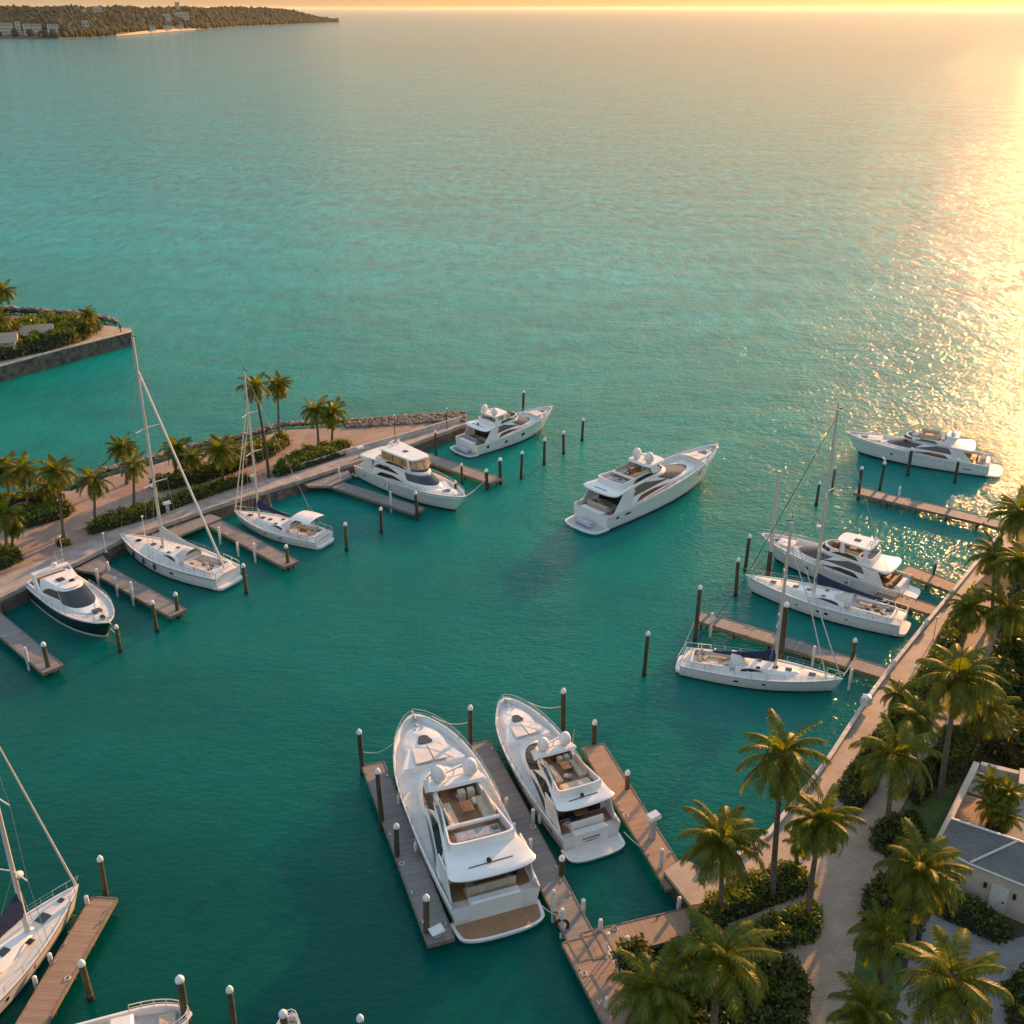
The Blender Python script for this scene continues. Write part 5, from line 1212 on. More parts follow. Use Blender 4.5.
# ------------------------------------------------------------------ mooring lines
for a, za, b2, zb, sag, lab in (((395, 742), 2.6, (363, 752), 2.2, .5, 'mooring line from the largest yacht bow to the head piling on its left'), ((432, 716), 2.8, (470, 722), 2.4, .5, 'mooring line from the largest yacht bow to the piling off its right bow'),
        ((446, 925), 1.0, (427, 925), 1.0, .1, 'mooring line from the largest yacht stern to the dock on its left'), ((541, 905), 1.0, (556, 915), 1.1, .1, 'mooring line from the largest yacht stern to the tyre-hung post'),
        ((528, 702), 2.6, (563, 706), 2.4, .4, 'mooring line from the smaller big yacht bow to the tall piling'), ((624, 832), 1.0, (645, 850), 1.0, .1, 'mooring line from the smaller big yacht stern to the long brown dock'),
        ((462, 498), 1.8, (487, 478), 1.6, .3, 'mooring line from the amber-topped yacht bow to the short dock'), ((110, 628), 1.8, (120, 634), 1.6, .2, 'mooring line from the black cruiser bow to its piling'),
        ((235, 578), 1.2, (247, 575), 1.6, .2, 'mooring line from the large white sailing yacht stern to the piling'), ((745, 576), 1.5, (736, 570), 1.8, .2, 'mooring line from the tallest-masted yacht bow to the left piling'),
        ((677, 658), 1.2, (694, 622), 1.6, .3, 'mooring line from the nearest right-hand sailing yacht stern to the dock piling'), ((843, 676), 1.5, (856, 655), 1.4, .2, 'mooring line from the nearest right-hand sailing yacht bow to the dock')):
    p, q = G(*a, za), G(*b2, zb); mb = MB(); mb.tube([p.lerp(q, t / 8) - Vector((0, 0, sag * math.sin(PI * t / 8))) for t in range(9)], .028, 5); tag(mb.build('mooring_line', 'sail'), lab, 'rope', 'mooring lines')
# ------------------------------------------------------------------ dock furniture
def pedestal(px, py, z, label, h=1.3, rz=.5):
    e = empty('power_pedestal', G(px, py, z), rz, label, 'pedestal', 'power pedestals on the docks')
    MB().rbox((0, 0, h * .42), (.42, .36, h * .84), .04).build('cabinet', 'grey', e)
    MB().loft([[(-.5, -.4, h * .9), (.5, -.4, h * .9), (.5, .4, h * .9), (-.5, .4, h * .9)], [(-.42, -.32, h), (.42, -.32, h + .12), (.42, .32, h + .12), (-.42, .32, h)]]).build('hood', 'cap', e, 0)
pedestal(652, 838, DZ, 'large white-hooded power pedestal on the long brown dock', 2.2)
pedestal(437, 936, DZ, 'low white power box at the end of the dock left of the largest yacht', .6)
pedestal(168, 512, LZ, 'white utility cabinet by the quay hedge above the large sailing yacht', 1.3)
pedestal(361, 457, LZ, 'white utility cabinet on the quay by the amber-topped yacht', 1.5)
def lamp(px, py, z, label, h=2.6, rz=0):
    e = empty('lamp_post', G(px, py, z), rz, label, 'lamp post', 'lamp posts of the promenades')
    MB().lathe([(.12, 0), (.07, .12), (.05, .3), (.045, h)], (0, 0, 0), 8).build('pole', 'trim' if h < 3 else 'black', e)
    MB().lathe([(.05, 0), (.12, .05), (.15, .16), (.08, .24), (.02, .27)], (0, 0, h), 10).build('lamp_head', 'lampw', e)
lamp(626, 957, DZ, 'white lamp post on the cross dock', 1.6); lamp(607, 958, DZ, 'white lamp post in the dock corner left of the cross dock lamp', 2.0)
lamp(145, 536, LZ, 'dark lamp post beside the mast of the large white sailing yacht', 2.4); lamp(106, 552, LZ, 'dark lamp post on the left quay right of the black cruiser', 2.2); lamp(63, 555, LZ, 'dark lamp post on the left quay behind the black cruiser', 2.2)
lamp(933, 640, LZ, 'lamp post by the hedge nearest the sailing yacht sterns', 2.4); lamp(911, 688, LZ, 'lamp post by the hedge beside the middle of the promenade', 2.2); lamp(881, 733, LZ, 'lamp post by the hedge above the large white block post', 2.2)
lamp(395, 437, LZ, 'thin lamp post on the pier by the boulders', 3.2); lamp(447, 430, LZ, 'thin lamp post near the end of the left pier', 3.2)
# handrail on the lower dock
a_, b2 = G(606, 954, DZ), G(634, 1003, DZ); mb = MB(); mb.tube([a_ + Vector((0, 0, .95)), b2 + Vector((0, 0, .95))], .05, 6).tube([a_ + Vector((0, 0, .5)), b2 + Vector((0, 0, .5))], .035, 6)
for i in range(7): q = a_.lerp(b2, i / 6); mb.tube([q, q + Vector((0, 0, .97))], .04, 6)
tag(mb.build('handrail', 'trim'), 'white handrail along the right side of the lower brown dock', 'railing')
# ------------------------------------------------------------------ people
def person(px, py, z, rz, label, m='cloth1', h=1.75, stride=.22):
    me = bpy.data.meshes.new('person'); s_ = h / 1.75
    J = [(0, 0, .95), (0, 0, 1.15), (0, 0, 1.38), (0, 0, 1.50), (0, 0.02, 1.60), (0, 0.03, 1.70), (.10, 0, .90), (.12, stride, .50), (.12, stride * .9, .08), (.12, stride + .14, .04), (-.10, 0, .90), (-.12, -stride * .5, .50), (-.12, -stride * 1.3, .10), (-.12, -stride * 1.2 + .1, .04),
         (.19, 0, 1.38), (.26, -.08, 1.12), (.27, .04, .88), (.27, .07, .80), (-.19, 0, 1.38), (-.26, .08, 1.12), (-.27, .18, .90), (-.27, .21, .82)]
    E_ = [(0, 1), (1, 2), (2, 3), (3, 4), (4, 5), (0, 6), (6, 7), (7, 8), (8, 9), (0, 10), (10, 11), (11, 12), (12, 13), (2, 14), (14, 15), (15, 16), (16, 17), (2, 18), (18, 19), (19, 20), (20, 21)]
    rad = [.15, .13, .15, .055, .095, .085, .10, .065, .045, .04, .10, .065, .045, .04, .065, .045, .035, .03, .065, .045, .035, .03]
    me.from_pydata([tuple(c * s_ for c in j) for j in J], E_, []); o = bpy.data.objects.new('person', me); COL.objects.link(o)
    md = o.modifiers.new('skin', 'SKIN'); me.skin_vertices[0].data[0].use_root = True
    for i, r in enumerate(rad): me.skin_vertices[0].data[i].radius = (r * s_, r * s_)
    sb = o.modifiers.new('sub', 'SUBSURF'); sb.levels = 1; sb.render_levels = 2
    me.materials.append(M[m]); o.location = G(px, py, z); o.rotation_euler = (0, 0, rz); tag(o, label, 'person')
    MB().ball((0, .03 * s_, 1.66 * s_), .105 * s_, 10, 7, 1.2).build('head', 'skin', o, 60); MB().ball((0, .0, 1.70 * s_), .115 * s_, 10, 7, 1.0).build('hair', 'black', o, 60)
person(121, 333, BZ, 1.2, 'person in dark clothes standing near the tip of the breakwater')
person(990, 627, LZ, .3, 'person in dark clothes walking on the path below the palms at the right')
person(938, 648, LZ, 2.2, 'person in dark clothes by the promenade hedge at the right')
person(237, 491, LZ, .8, 'person in dark clothes on the left quay near the two-palm clump') if False else None

# ------------------------------------------------------------------ planting
def pip(poly, x, y):
    c = np.zeros(len(x), bool); n = len(poly)
    for i in range(n):
        x0, y0 = poly[i]; x1, y1 = poly[(i + 1) % n]
        cond = ((y0 > y) != (y1 > y)) & (x < (x1 - x0) * (y - y0) / (y1 - y0 + 1e-9) + x0); c ^= cond
    return c
def edge_d(poly, x, y):
    d = np.full(len(x), 1e9); n = len(poly)
    for i in range(n):
        ax, ay = poly[i]; bx, by = poly[(i + 1) % n]; dx, dy = bx - ax, by - ay; t = np.clip(((x - ax) * dx + (y - ay) * dy) / (dx * dx + dy * dy + 1e-9), 0, 1)
        d = np.minimum(d, np.hypot(x - ax - t * dx, y - ay - t * dy))
    return d
def lumps(x, y, rnd, poly, n, rmin, rmax):
    xs, ys = [p[0] for p in poly], [p[1] for p in poly]; H_ = np.zeros(len(x)); area = (max(xs) - min(xs)) * (max(ys) - min(ys)); k = 0; q = 0
    while k < n and q < n * 30:
        q += 1; cx, cy = rnd.uniform(min(xs), max(xs)), rnd.uniform(min(ys), max(ys))
        if not pip(poly, np.array([cx]), np.array([cy]))[0]: continue
        k += 1; r = rnd.uniform(rmin, rmax); hh = rnd.uniform(.55, 1.0); d2 = ((x - cx) ** 2 + (y - cy) ** 2) / r ** 2
        H_ = np.maximum(H_, hh * np.sqrt(np.clip(1 - d2, 0, 1)))
    return H_
def hedge(name, px_poly, hgt, label, cat='hedge', m='leafd', leaf=.16, dens=75, z=LZ, seed=1, rmin=.6, rmax=1.3, group=None, kind=None, world=False, base=.30):
    rnd = np.random.default_rng(seed); poly = px_poly if world else W(px_poly, z)
    xs, ys = [p[0] for p in poly], [p[1] for p in poly]; x0, x1, y0, y1 = min(xs), max(xs), min(ys), max(ys)
    area = abs(sum(poly[i][0] * poly[(i + 1) % len(poly)][1] - poly[(i + 1) % len(poly)][0] * poly[i][1] for i in range(len(poly)))) / 2
    n = int(min(60000, area * dens)); nl = max(4, int(area / (rmin * rmax * 1.1)))
    X_, Y_ = [], []; tot = 0
    while tot < n:
        x, y = rnd.uniform(x0, x1, n), rnd.uniform(y0, y1, n); k = pip(poly, x, y); X_.append(x[k]); Y_.append(y[k]); tot += k.sum()
    x, y = np.concatenate(X_)[:n], np.concatenate(Y_)[:n]
    sd = int(rnd.integers(1e6)); hf = lambda x, y: hgt * (base + (1 - base) * lumps(x, y, np.random.default_rng(sd), poly, nl, rmin, rmax)) * np.clip(edge_d(poly, x, y) / (.35 * min(1.0, hgt)) + .25, 0, 1) ** .5
    h = hf(x, y); ed = edge_d(poly, x, y); deep = rnd.random(n) ** 2.2
    zz = z + np.where(ed < .35, h * rnd.random(n), h * (1 - .45 * deep)) + rnd.normal(0, leaf * .4, n)
    out = rnd.normal(0, leaf * .5, (n, 2))
    c = np.stack([x + out[:, 0], y + out[:, 1], np.maximum(zz, z + .05)], 1)
    a = rnd.normal(0, 1, (n, 3)); a[:, 2] = np.abs(a[:, 2]) * .6; a /= np.linalg.norm(a, axis=1, keepdims=True); b2_ = rnd.normal(0, 1, (n, 3)); b2_ = np.cross(a, b2_); b2_ /= np.linalg.norm(b2_, axis=1, keepdims=True)
    s_ = leaf * rnd.uniform(.6, 1.5, (n, 1)); V = np.stack([c - a * s_, c + b2_ * s_ * .42, c + a * s_, c - b2_ * s_ * .42], 1).reshape(-1, 3); F = np.arange(n * 4).reshape(-1, 4)
    o = npmesh(name, V, F, m); tag(o, label, cat, group, kind)
    # dark solid core below the leaves
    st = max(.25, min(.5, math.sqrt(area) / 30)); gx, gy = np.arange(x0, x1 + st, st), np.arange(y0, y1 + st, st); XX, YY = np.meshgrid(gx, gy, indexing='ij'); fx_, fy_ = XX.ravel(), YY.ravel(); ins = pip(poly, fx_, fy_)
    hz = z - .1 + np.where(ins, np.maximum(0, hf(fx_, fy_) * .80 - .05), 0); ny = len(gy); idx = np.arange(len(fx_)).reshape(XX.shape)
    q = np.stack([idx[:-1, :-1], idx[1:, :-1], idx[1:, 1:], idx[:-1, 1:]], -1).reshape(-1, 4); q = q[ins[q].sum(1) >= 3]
    if len(q): npmesh('inner_core', np.stack([fx_, fy_, hz], 1), q, 'core', o, True)
    return o
# right side
hedge('hedge', [(692, 925), (703, 903), (754, 878), (790, 868), (816, 885), (815, 892), (731, 922), (712, 935)], 1.5, 'rounded hedge under the tallest waterside palm, between promenade and side walk', m='leafh', seed=2, dens=110)
hedge('hedge', [(745, 932), (757, 926), (808, 906), (822, 910), (822, 928), (816, 943), (771, 955), (735, 948)], 1.4, 'hedge between the side walk and the wide path, right of the waterside palms', m='leafh', seed=3, dens=110)
hedge('hedge', [(612, 960), (640, 950), (664, 972), (690, 940), (730, 952), (771, 958), (804, 981), (811, 1000), (800, 1070), (640, 1080), (638, 1020)], 2.0, 'dark dense shrub bed at the bottom edge under the big palm', 'shrub bed', 'leafd', .2, 80, seed=4, rmin=.7, rmax=1.6)
hedge('hedge', [(835, 793), (846, 773), (862, 752), (874, 745), (880, 762), (877, 790), (856, 817), (846, 810)], 1.5, 'dark hedge wedge between promenade and path below the block post', m='leafd', seed=5, dens=110)
hedge('hedge', [(866, 748), (895, 710), (921, 672), (944, 632), (966, 598), (976, 590), (966, 640), (944, 676), (925, 700), (898, 738), (880, 758)], 2.4, 'long tall hedge running between the promenade and the path at the right', m='leafh', seed=6, rmin=.8, rmax=1.6, dens=90)
hedge('shrub', [(868, 838), (885, 822), (918, 815), (925, 842), (915, 866), (890, 858), (872, 850)], 1.7, 'round shrub clump at the bend of the path', 'shrub', 'leafd', seed=7, dens=110)
hedge('shrub', [(862, 896), (876, 880), (905, 882), (930, 905), (915, 960), (890, 955), (862, 925)], 1.5, 'shrub clump right of the path under the leaning palm', 'shrub', 'leafd', seed=8, dens=110)
hedge('hedge', [(930, 895), (955, 898), (1010, 925), (1014, 938), (1000, 946), (945, 920), (928, 910)], 1.5, 'dark clipped hedge in front of the cream house wall', m='leafd', seed=9, dens=110)
hedge('shrub', [(1000, 985), (1040, 975), (1080, 1000), (1060, 1060), (1010, 1040)], 2.2, 'bush in the lower right corner by the driveway', 'shrub', 'leafd', .2, 80, seed=10, rmin=.8, rmax=1.4)
hedge('shrub_border', [(940, 735), (968, 735), (1000, 722), (1060, 735), (1100, 770), (1020, 772), (985, 758), (970, 775), (945, 790), (930, 765)], 3.0, 'tall dark shrub border above the house', 'shrub border', 'leafd', .22, 70, seed=11, rmin=1.0, rmax=2.0)
hedge('garden_thicket', [(975, 722), (985, 680), (998, 640), (1008, 600), (1020, 570), (1080, 560), (1140, 700), (1060, 725), (1000, 716)], 3.0, 'dense dark green thicket along the right edge', 'thicket', 'leafd', .26, 60, seed=12, rmin=1.2, rmax=2.6)
hedge('shrub', [(893, 860), (930, 862), (960, 880), (955, 898), (925, 900), (900, 884)], 1.3, 'low dark shrubs between the lawn and the house corner', 'shrub', 'leafd', seed=13, dens=100)
hedge('shrub', [(905, 795), (915, 775), (940, 745), (948, 760), (935, 790), (918, 808)], 1.5, 'narrow shrub strip between the path and the lawn', 'shrub', 'leafd', seed=14, dens=100)
# left side
hedge('hedge', [(85, 529), (123, 513), (164, 505), (180, 498), (219, 488), (244, 479), (252, 482), (220, 493), (180, 507), (156, 517), (90, 536)], 1.5, 'long clipped hedge along the left quay behind the large sailing yacht', m='leafh', seed=21, leaf=.2, dens=60)
hedge('hedge', [(12, 527), (20, 515), (55, 504), (76, 510), (70, 516), (40, 526), (14, 531)], 1.5, 'rounded hedge island on the left path', m='leafh', seed=22, leaf=.2, dens=60)
hedge('hedge', [(-30, 555), (10, 550), (22, 554), (24, 561), (3, 570), (-30, 578)], 1.4, 'hedge at the left edge beside the quay', m='leafh', seed=23, leaf=.2, dens=60)
hedge('hedge', [(148, 487), (200, 473), (240, 462), (250, 447), (285, 438), (291, 444), (277, 455), (237, 471), (200, 484), (160, 492)], 1.8, 'seaward hedge behind the middle palms of the left promenade', m='leafh', seed=24, leaf=.2, dens=60)
hedge('hedge', [(272, 473), (285, 462), (309, 450), (347, 445), (353, 450), (345, 456), (317, 465), (288, 475), (276, 478)], 1.5, 'leaf-shaped hedge under the pair of palms near the pier', m='leafh', seed=25, leaf=.2, dens=60)
hedge('shrub_bed', [(-60, 508), (20, 500), (50, 497), (68, 498), (45, 505), (15, 512), (-60, 520)], 2.0, 'shore shrubs behind the palms at the left edge', 'shrub bed', 'leafh', .24, 45, seed=26)
hedge('shrub', [(56, 543), (62, 540), (70, 541), (71, 545), (64, 548), (57, 547)], .7, 'tiny shrub ring at the foot of a left palm', 'shrub', 'leafh', seed=27, leaf=.14, dens=90)
hedge('shrub_bed', [(-60, 352), (0, 345), (20, 330), (45, 326), (75, 328), (103, 329), (99, 334), (75, 345), (45, 352), (0, 362), (-60, 376)], 3.2, 'bushes covering the middle of the breakwater', 'shrub bed', 'leafh', .35, 22, z=BZ, seed=28, rmin=1.2, rmax=2.6)

# palms
def palm_crown(name, seed, nf=26, fl=4.0, nl=30, m='frond', up=1.25, old=.5):
    rnd = np.random.default_rng(seed); V, F = [], []; mbc = MB()
    for i in range(nf):
        az = i * 2.39996 + rnd.normal(0, .12); t = i / (nf - 1); el = up - (up + old) * t ** .85 + rnd.normal(0, .08); L_ = fl * rnd.uniform(.85, 1.1) * (1 - .12 * (1 - t)); droop = rnd.uniform(.95, 1.5) * (.75 + .45 * t)
        dirh = np.array([math.cos(az), math.sin(az), 0]); side = np.array([-math.sin(az), math.cos(az), 0]); p = np.zeros(3); pts = [p.copy()]; a = el; K = 14; twist = rnd.normal(0, .25)
        for k in range(K):
            a = el - droop * ((k + 1) / K) ** 1.6; p = p + (dirh * math.cos(a) + np.array([0, 0, 1]) * math.sin(a)) * L_ / K + side * twist * L_ / K * (k / K); pts.append(p.copy())
        pts = np.array(pts); mbc.tube([tuple(q) for q in pts[::2]], .045, 4, .012)
        for j in range(nl):
            s_ = .10 + .90 * (j + .5) / nl; f_ = s_ * K; k = min(K - 1, int(f_)); q = pts[k] + (pts[k + 1] - pts[k]) * (f_ - k); tg = pts[k + 1] - pts[k]; tg /= np.linalg.norm(tg)
            ll = fl * .235 * (max(0, math.sin(PI * min(1, s_ * .86 + .1))) ** .55) * rnd.uniform(.85, 1.1)
            nrm = np.cross(tg, side); nrm *= np.sign(nrm[2] + 1e-6)
            for sd in (-1, 1):
                out = side * sd * .80 + tg * (.42 + .5 * s_) + nrm * .05; out /= np.linalg.norm(out); w = tg * (.058 + .02 * rnd.random())
                dn = np.array([0, 0, -1.0]); m1 = q + out * ll * .5 + dn * ll * .10; e1 = q + out * ll * .93 + dn * ll * (.42 + .22 * rnd.random()) + rnd.normal(0, .04, 3)
                o = len(V); V += [q - w * .7, q + w * .7, m1 + w, m1 - w, e1 + w * .25, e1 - w * .25]; F += [(o, o + 1, o + 2, o + 3), (o + 3, o + 2, o + 4, o + 5)]
    o = len(V); V += [np.array(v) for v in mbc.v]; quads = [tuple(i + o for i in f) for f in mbc.f]; F += [f for f in quads if len(f) == 4]
    me_o = npmesh('crown', np.array(V), np.array(F), m); me = me_o.data; bpy.data.objects.remove(me_o); me.name = name; return me
CROWNS = [palm_crown('palm_crown_mesh', s_, nf=nf, fl=fl, nl=30, up=up, old=old) for s_, nf, fl, up, old in ((1, 32, 4.3, 1.3, .65), (2, 28, 4.4, 1.2, .85), (3, 36, 4.1, 1.35, .7), (4, 27, 4.5, 1.15, .6), (5, 31, 4.2, 1.3, 1.0))]
DEADS = [palm_crown('dry_frond_mesh', s_, nf=nf, fl=3.2, nl=13, m='dead', up=-.55, old=1.25) for s_, nf in ((31, 4), (32, 6), (33, 3))]
heart = MB(); heart.lathe([(.16, -.9), (.24, -.5), (.34, -.15), (.26, .15), (.1, .5)], (0, 0, 0), 9)
for i in range(7): a = i * .9; heart.ball((.32 * math.cos(a), .32 * math.sin(a), -.25 - .08 * (i % 3)), .13, 6, 5)
h_o = heart.build('heart', 'dead'); HEART = h_o.data; bpy.data.objects.remove(h_o)
def palm(base, crown, label, v=0, sc=1.0, z=LZ, tm='bark', group='palms of the marina', bend=0.0, rtr=.17):
    b0 = G(base[0], base[1], z); hz = ZT(b0.y, crown[1]); hz = max(z + 1.0, hz)
    # crown sits at the base's depth; its sideways offset comes from the picture's lean
    u = (crown[0] - 512) / FPX; depth = b0.y * cp - (hz - CAM_H) * sp; tx = u * depth; e = empty('palm_tree', b0, 0, label, 'palm tree', group)
    top = Vector((tx - b0.x, 0, hz - z)); n = 9; pts = []
    for i in range(n):
        t = i / (n - 1); pts.append(Vector((top.x * t ** 1.3 + bend * math.sin(PI * t), .25 * math.sin(PI * t * 1.3), top.z * t)))
    mb = MB(); mb.tube([pts[0] - Vector((0, 0, .2))] + pts, rtr * 1.25, 9, rtr * .72); mb.lathe([(rtr * 2.0, -.15), (rtr * 1.6, .15), (rtr * 1.2, .55)], (0, 0, 0), 9); mb.build('trunk', tm, e, 60)
    c = bpy.data.objects.new('crown', CROWNS[v % 5]); COL.objects.link(c); c.parent = e; c.location = pts[-1]; sc *= .82; c.scale = (sc,) * 3; c.rotation_euler = (random.Random(base[0]).uniform(-.22, .22), random.Random(base[1]).uniform(-.22, .22), base[0] * 1.7); c.scale.z *= random.Random(base[0] * 3).uniform(.85, 1.12)
    if int(base[0] + base[1]) % 3:
        q = bpy.data.objects.new('dry_fronds', DEADS[int(base[0] + v) % 3]); COL.objects.link(q); q.parent = e; q.location = pts[-1] - Vector((0, 0, .25)); q.scale = (sc * .9,) * 3; q.rotation_euler = (0, 0, base[1] * 1.3)
    h = bpy.data.objects.new('coconuts', HEART); COL.objects.link(h); h.parent = e; h.location = pts[-1]; h.scale = (sc,) * 3
    return e
palm((721, 917), (722, 838), 'leftmost of the three big waterside palms, standing in the rounded hedge', 0, 1.0)
palm((772, 897), (782, 752), 'tallest waterside palm, middle of the three, by the curved promenade', 1, .95, rtr=.2)
palm((807, 925), (821, 818), 'right-hand one of the three big waterside palms, leaning beside the wide path', 2, .88, rtr=.19)
palm((797, 868), (800, 840), 'small bent palm between the two right waterside palms', 4, .45, tm='barkd', rtr=.12)
palm((887, 832), (895, 752), 'palm at the bend of the path with a full crown', 3, .98, rtr=.19)
palm((940, 797), (958, 676), 'tall leaning palm beside the path above the lawn', 0, 1.08, rtr=.2)
palm((915, 762), (918, 714), 'low palm left of the tall leaning one, over the path', 4, .75)
palm((911, 955), (921, 866), 'palm right of the path between the shrubs and the house', 2, .98, rtr=.2)
palm((948, 1085), (952, 975), 'big palm at the bottom right over the driveway', 1, 1.0, rtr=.2)
palm((712, 1050), (722, 952), 'big drooping palm at the bottom edge left of the path', 4, 1.05, rtr=.2)
palm((655, 1065), (655, 985), 'palm at the bottom edge beside the lower brown dock', 3, .85)
palm((992, 623), (994, 553), 'palm at the far end of the path beside the walking person', 1, .85)
palm((960, 660), (970, 606), 'short palm at the end of the seawall', 4, .8)
palm((1012, 610), (1018, 512), 'upper palm cut by the right edge', 0, .9)
palm((1016, 660), (1022, 560), 'second palm down the right edge', 2, .9)
palm((1000, 668), (1006, 606), 'dark palm right of the path, third down the right edge', 3, .95, tm='barkd')
palm((880, 982), (881, 930), 'small dark palm in the strip between path and driveway', 3, .62, tm='barkd', rtr=.13)
palm((865, 1065), (866, 1008), 'low palm at the bottom edge beside the lawn tip', 0, .75)
palm((975, 760), (985, 705), 'palm rising from the dark border above the house', 3, .8, tm='barkd')
palm((900, 728), (898, 692), 'short palm inside the long tall hedge', 1, .55)
for i, (a, b2_, v, s_, lab) in enumerate((((990, 838), (990, 782), 0, .42, 'upper left palm of the house courtyard'), ((1006, 845), (1007, 790), 2, .45, 'right palm of the house courtyard'), ((990, 850), (992, 803), 3, .4, 'lower left palm of the house courtyard'), ((1008, 862), (1006, 815), 4, .4, 'lowest palm of the house courtyard'))): palm(a, b2_, lab, v, s_, rtr=.1)
# left
LP = [((64, 541), (56, 470), 0, .8, 'palm with the tiny shrub ring at its foot on the left quay'), ((95, 524), (94, 478), 1, .78, 'palm in the end of the long quay hedge'), ((127, 484), (122, 447), 2, .75, 'left palm of the pair behind the large mast foot'),
      ((134, 511), (134, 464), 3, .6, 'shorter palm just left of the large mast'), ((175, 478), (178, 449), 0, .8, 'palm just right of the large mast'), ((190, 484), (192, 456), 4, .65, 'dim palm right of the palm beside the large mast'),
      ((10, 505), (4, 466), 2, .95, 'far palm at the left edge'), ((29, 515), (22, 468), 1, .9, 'second palm from the left edge'), ((7, 559), (4, 512), 3, .8, 'near palm at the left edge by the quay'), ((12, 556), (13, 522), 4, .6, 'short palm at the left edge by the quay'),
      ((223, 484), (221, 449), 0, .95, 'broad palm in the quay hedge left of the white-bimini yacht mast'), ((236, 470), (234, 452), 2, .7, 'low palm behind the broad palm'), ((269, 477), (255, 385), 1, .72, 'tall leaning dark-trunked palm beside the navy-cover mast'),
      ((279, 437), (278, 384), 2, .78, 'tall straight palm right of the leaning one on the shore'), ((318.5, 446), (316, 409), 3, .78, 'left palm of the pair near the pier'), ((332, 446), (333, 411), 4, .78, 'right palm of the pair near the pier'),
      ((50, 505), (48, 486), 4, .7, 'low palm among the shore shrubs at left')]
for a, b2_, v, s_, lab in LP: palm(a, b2_, lab, v, s_, tm='barkd' if a[0] == 269 else 'bark')
BP = [((88, 336), (88, 313), 0, .6, 'lone palm near the tip of the breakwater'), ((2, 350), (0, 318), 1, .8, 'front palm at the left end of the breakwater'), ((-8, 345), (3, 290), 3, .8, 'highest palm at the left end of the breakwater'), ((15, 346), (14, 326), 2, .65, 'low palm among the breakwater bushes')]
for a, b2_, v, s_, lab in BP: palm(a, b2_, lab, v, s_, z=BZ)

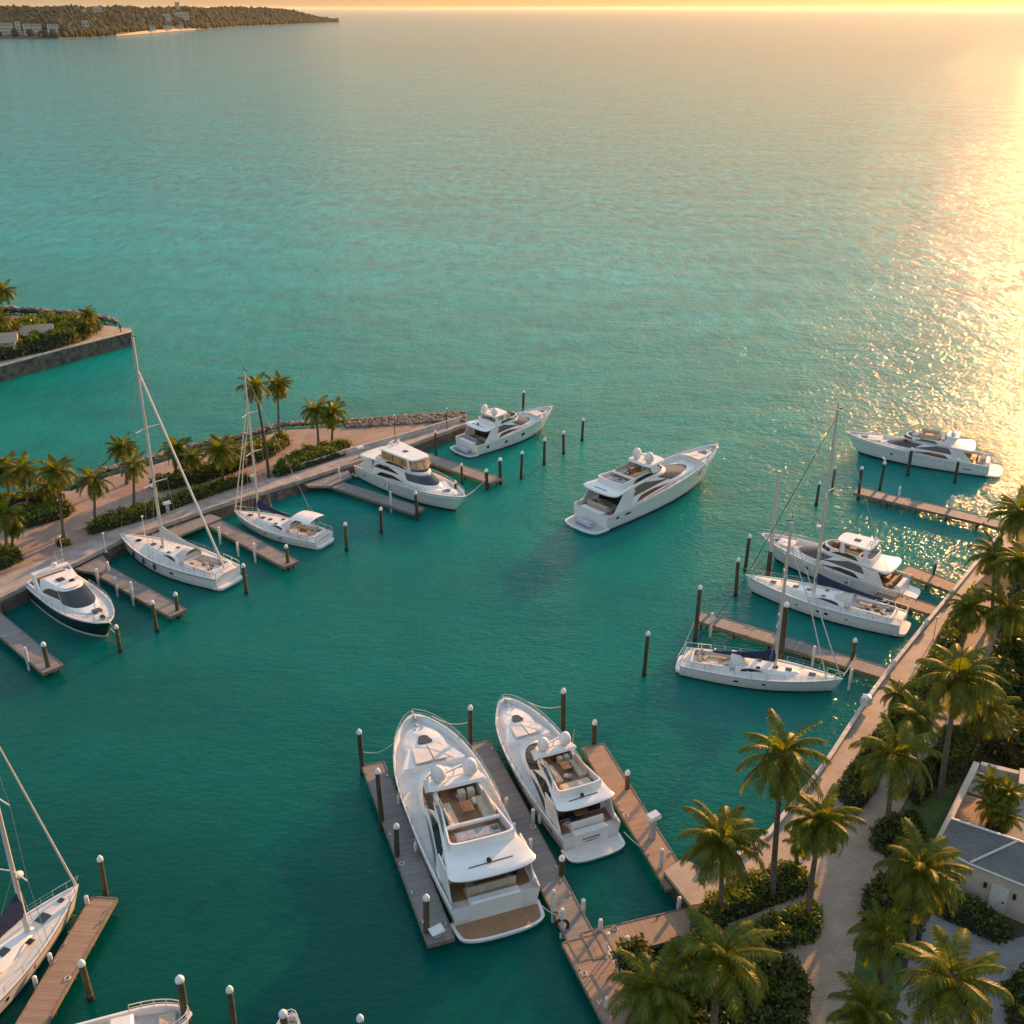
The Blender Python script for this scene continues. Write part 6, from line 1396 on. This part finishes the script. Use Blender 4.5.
# ------------------------------------------------------------------ house, lower right
def house():
    e = empty('house', (0, 0, 0), 0, 'cream house with slate hip roof and palm courtyard at the right edge', 'house')
    zt = LZ + 3.2; zr = LZ + 4.5
    e1, e2, e3 = G(937, 846, zt), G(970, 863, zt), G(1075, 905, zt); r1, r2, r3 = G(951, 819, zr), G(1018, 841, zr), G(1085, 864, zr)
    cen = (e1 + e2 + e3 + r1 + r2 + r3) / 6
    def inn(p, k=.93): q = cen + (p - cen) * k; return (q.x, q.y)
    def dn(p, z): return Vector((p.x, p.y, z))
    mb = MB(); mb.prism([inn(e1), inn(e2), inn(e3, .97), inn(r3, .97), inn(r1)], LZ, zt - .02); mb.build('wall', 'plaster', e, 0)
    b5 = [dn(p, zt - .0) for p in (e1, e2, e3, r3, r2, r1)]
    rf_ = MB(); rf_.add([e1, e2, e3, r3, r2, r1] + [dn(p, zt - .18) for p in (e1, e2, e3, r3, r2, r1)], [(0, 1, 4, 5), (1, 2, 3, 4), (6, 7, 1, 0), (7, 8, 2, 1), (8, 9, 3, 2), (9, 10, 4, 3), (10, 11, 5, 4), (11, 6, 0, 5), (11, 10, 9, 8, 7, 6)]); r = rf_.build('roof', 'shingle', e, 0)
    MB().tube([e2 + Vector((0, 0, .05)), r2 + Vector((0, 0, .05))], .08, 5).build('hip_cap', 'trim', r); MB().tube([r1 + Vector((0, 0, .05)), r2 + Vector((0, 0, .05)), r3 + Vector((0, 0, .05))], .09, 5).build('ridge_cap', 'trim', r)
    MB().tube([e1 - Vector((0, 0, .08)), e2 - Vector((0, 0, .08)), e3 - Vector((0, 0, .08))], .09, 6).build('gutter', 'trim', r)
    w2, w3 = Vector((*inn(e2), 0)), Vector((*inn(e3, .97), 0)); ax = (w3 - w2).normalized(); ay = Vector((-ax.y, ax.x, 0))
    def Q(x, y, z): v = w2 + ax * x + ay * y; return (v.x, v.y, z)
    def blk(x0, x1, y0, y1, z0, z1): return ([Q(x0, y0, z0), Q(x1, y0, z0), Q(x1, y1, z0), Q(x0, y1, z0)], [Q(x0, y0, z1), Q(x1, y0, z1), Q(x1, y1, z1), Q(x0, y1, z1)])
    mb = MB(); mb.loft(list(blk(1.5, 2.6, -.08, -.003, LZ, LZ + 2.2))); dr = mb.build('door', 'trim', e, 0); mb = MB(); mb.loft(list(blk(2.35, 2.45, -.14, -.083, LZ + 1.0, LZ + 1.15))); mb.build('handle', 'black', dr, 0)
    for x in (1.1, 3.0): mb = MB(); mb.loft(list(blk(x - .1, x + .1, -.14, -.003, LZ + 1.7, LZ + 2.1))); mb.build('wall_lamp', 'black', e, 0)
    mb = MB(); mb.loft(list(blk(4.4, 5.8, -.06, -.003, LZ + .9, LZ + 2.1))); w_ = mb.build('window', 'glass', e, 0); mb = MB(); mb.loft(list(blk(4.25, 5.95, -.12, -.003, LZ + .78, LZ + .88))); mb.build('sill', 'trim', w_, 0)
    # parapet wing round the courtyard, behind
    pz = LZ + 3.6
    P_ = [Vector((*G(px, py, pz)[:2], 0)) for px, py in ((977, 762), (938, 842), (952, 822), (1090, 790))]
    def wallseg(p, q, w, z0, z1, m, name='parapet'):
        dd = (q - p).normalized(); nn = Vector((-dd.y, dd.x, 0)) * w / 2; mb = MB(); mb.loft([[(p.x + nn.x, p.y + nn.y, z0), (q.x + nn.x, q.y + nn.y, z0), (q.x - nn.x, q.y - nn.y, z0), (p.x - nn.x, p.y - nn.y, z0)], [(p.x + nn.x, p.y + nn.y, z1), (q.x + nn.x, q.y + nn.y, z1), (q.x - nn.x, q.y - nn.y, z1), (p.x - nn.x, p.y - nn.y, z1)]]); return mb.build(name, m, e, 0)
    wallseg(P_[0], P_[1], .45, LZ, pz, 'plaster'); wallseg(P_[0] + (P_[3] - P_[0]).normalized() * .3, P_[3], .45, LZ, pz - .004, 'plaster')
    def roofpoly(pts, z, m, name, th=.25): mb = MB(); mb.prism(W(pts, z), z - th, z); return mb.build(name, m, e, 0)
    roofpoly([(978, 767), (968, 792), (990, 799), (997, 775)], pz - .45, 'roofg', 'flat_roof'); roofpoly([(966, 794), (955, 818), (985, 828), (990, 802)], pz - .50, 'clay', 'tiled_terrace')
    roofpoly([(1012, 795), (1005, 835), (1060, 850), (1060, 805)], pz - .48, 'roofg', 'flat_roof'); roofpoly([(1020, 768), (1019, 783), (1070, 795), (1070, 775)], pz + .3, 'plaster', 'chimney_block', 1.6)
    roofpoly([(978, 767), (955, 818), (1005, 835), (1012, 795), (1020, 775)], LZ + .25, 'soil', 'courtyard', .2)
house()
# ------------------------------------------------------------------ evening haze over the sea
hm = bpy.data.materials.new('haze_air'); hm.use_nodes = True; hn = hm.node_tree.nodes; hn.remove(hn['Principled BSDF'])
pv = hn.new('ShaderNodeVolumePrincipled'); pv.inputs['Color'].default_value = (0.96, 0.92, 0.86, 1); pv.inputs['Density'].default_value = 0.000012; pv.inputs['Anisotropy'].default_value = 0.5
hm.node_tree.links.new(pv.outputs[0], hn['Material Output'].inputs['Volume']); M['haze'] = hm
o = MB().box((0, 39000, 44), (126000, 84000, 96)).build('haze', 'haze', None, 0); tag(o, 'thin warm evening haze over the sea', 'haze', kind='stuff')
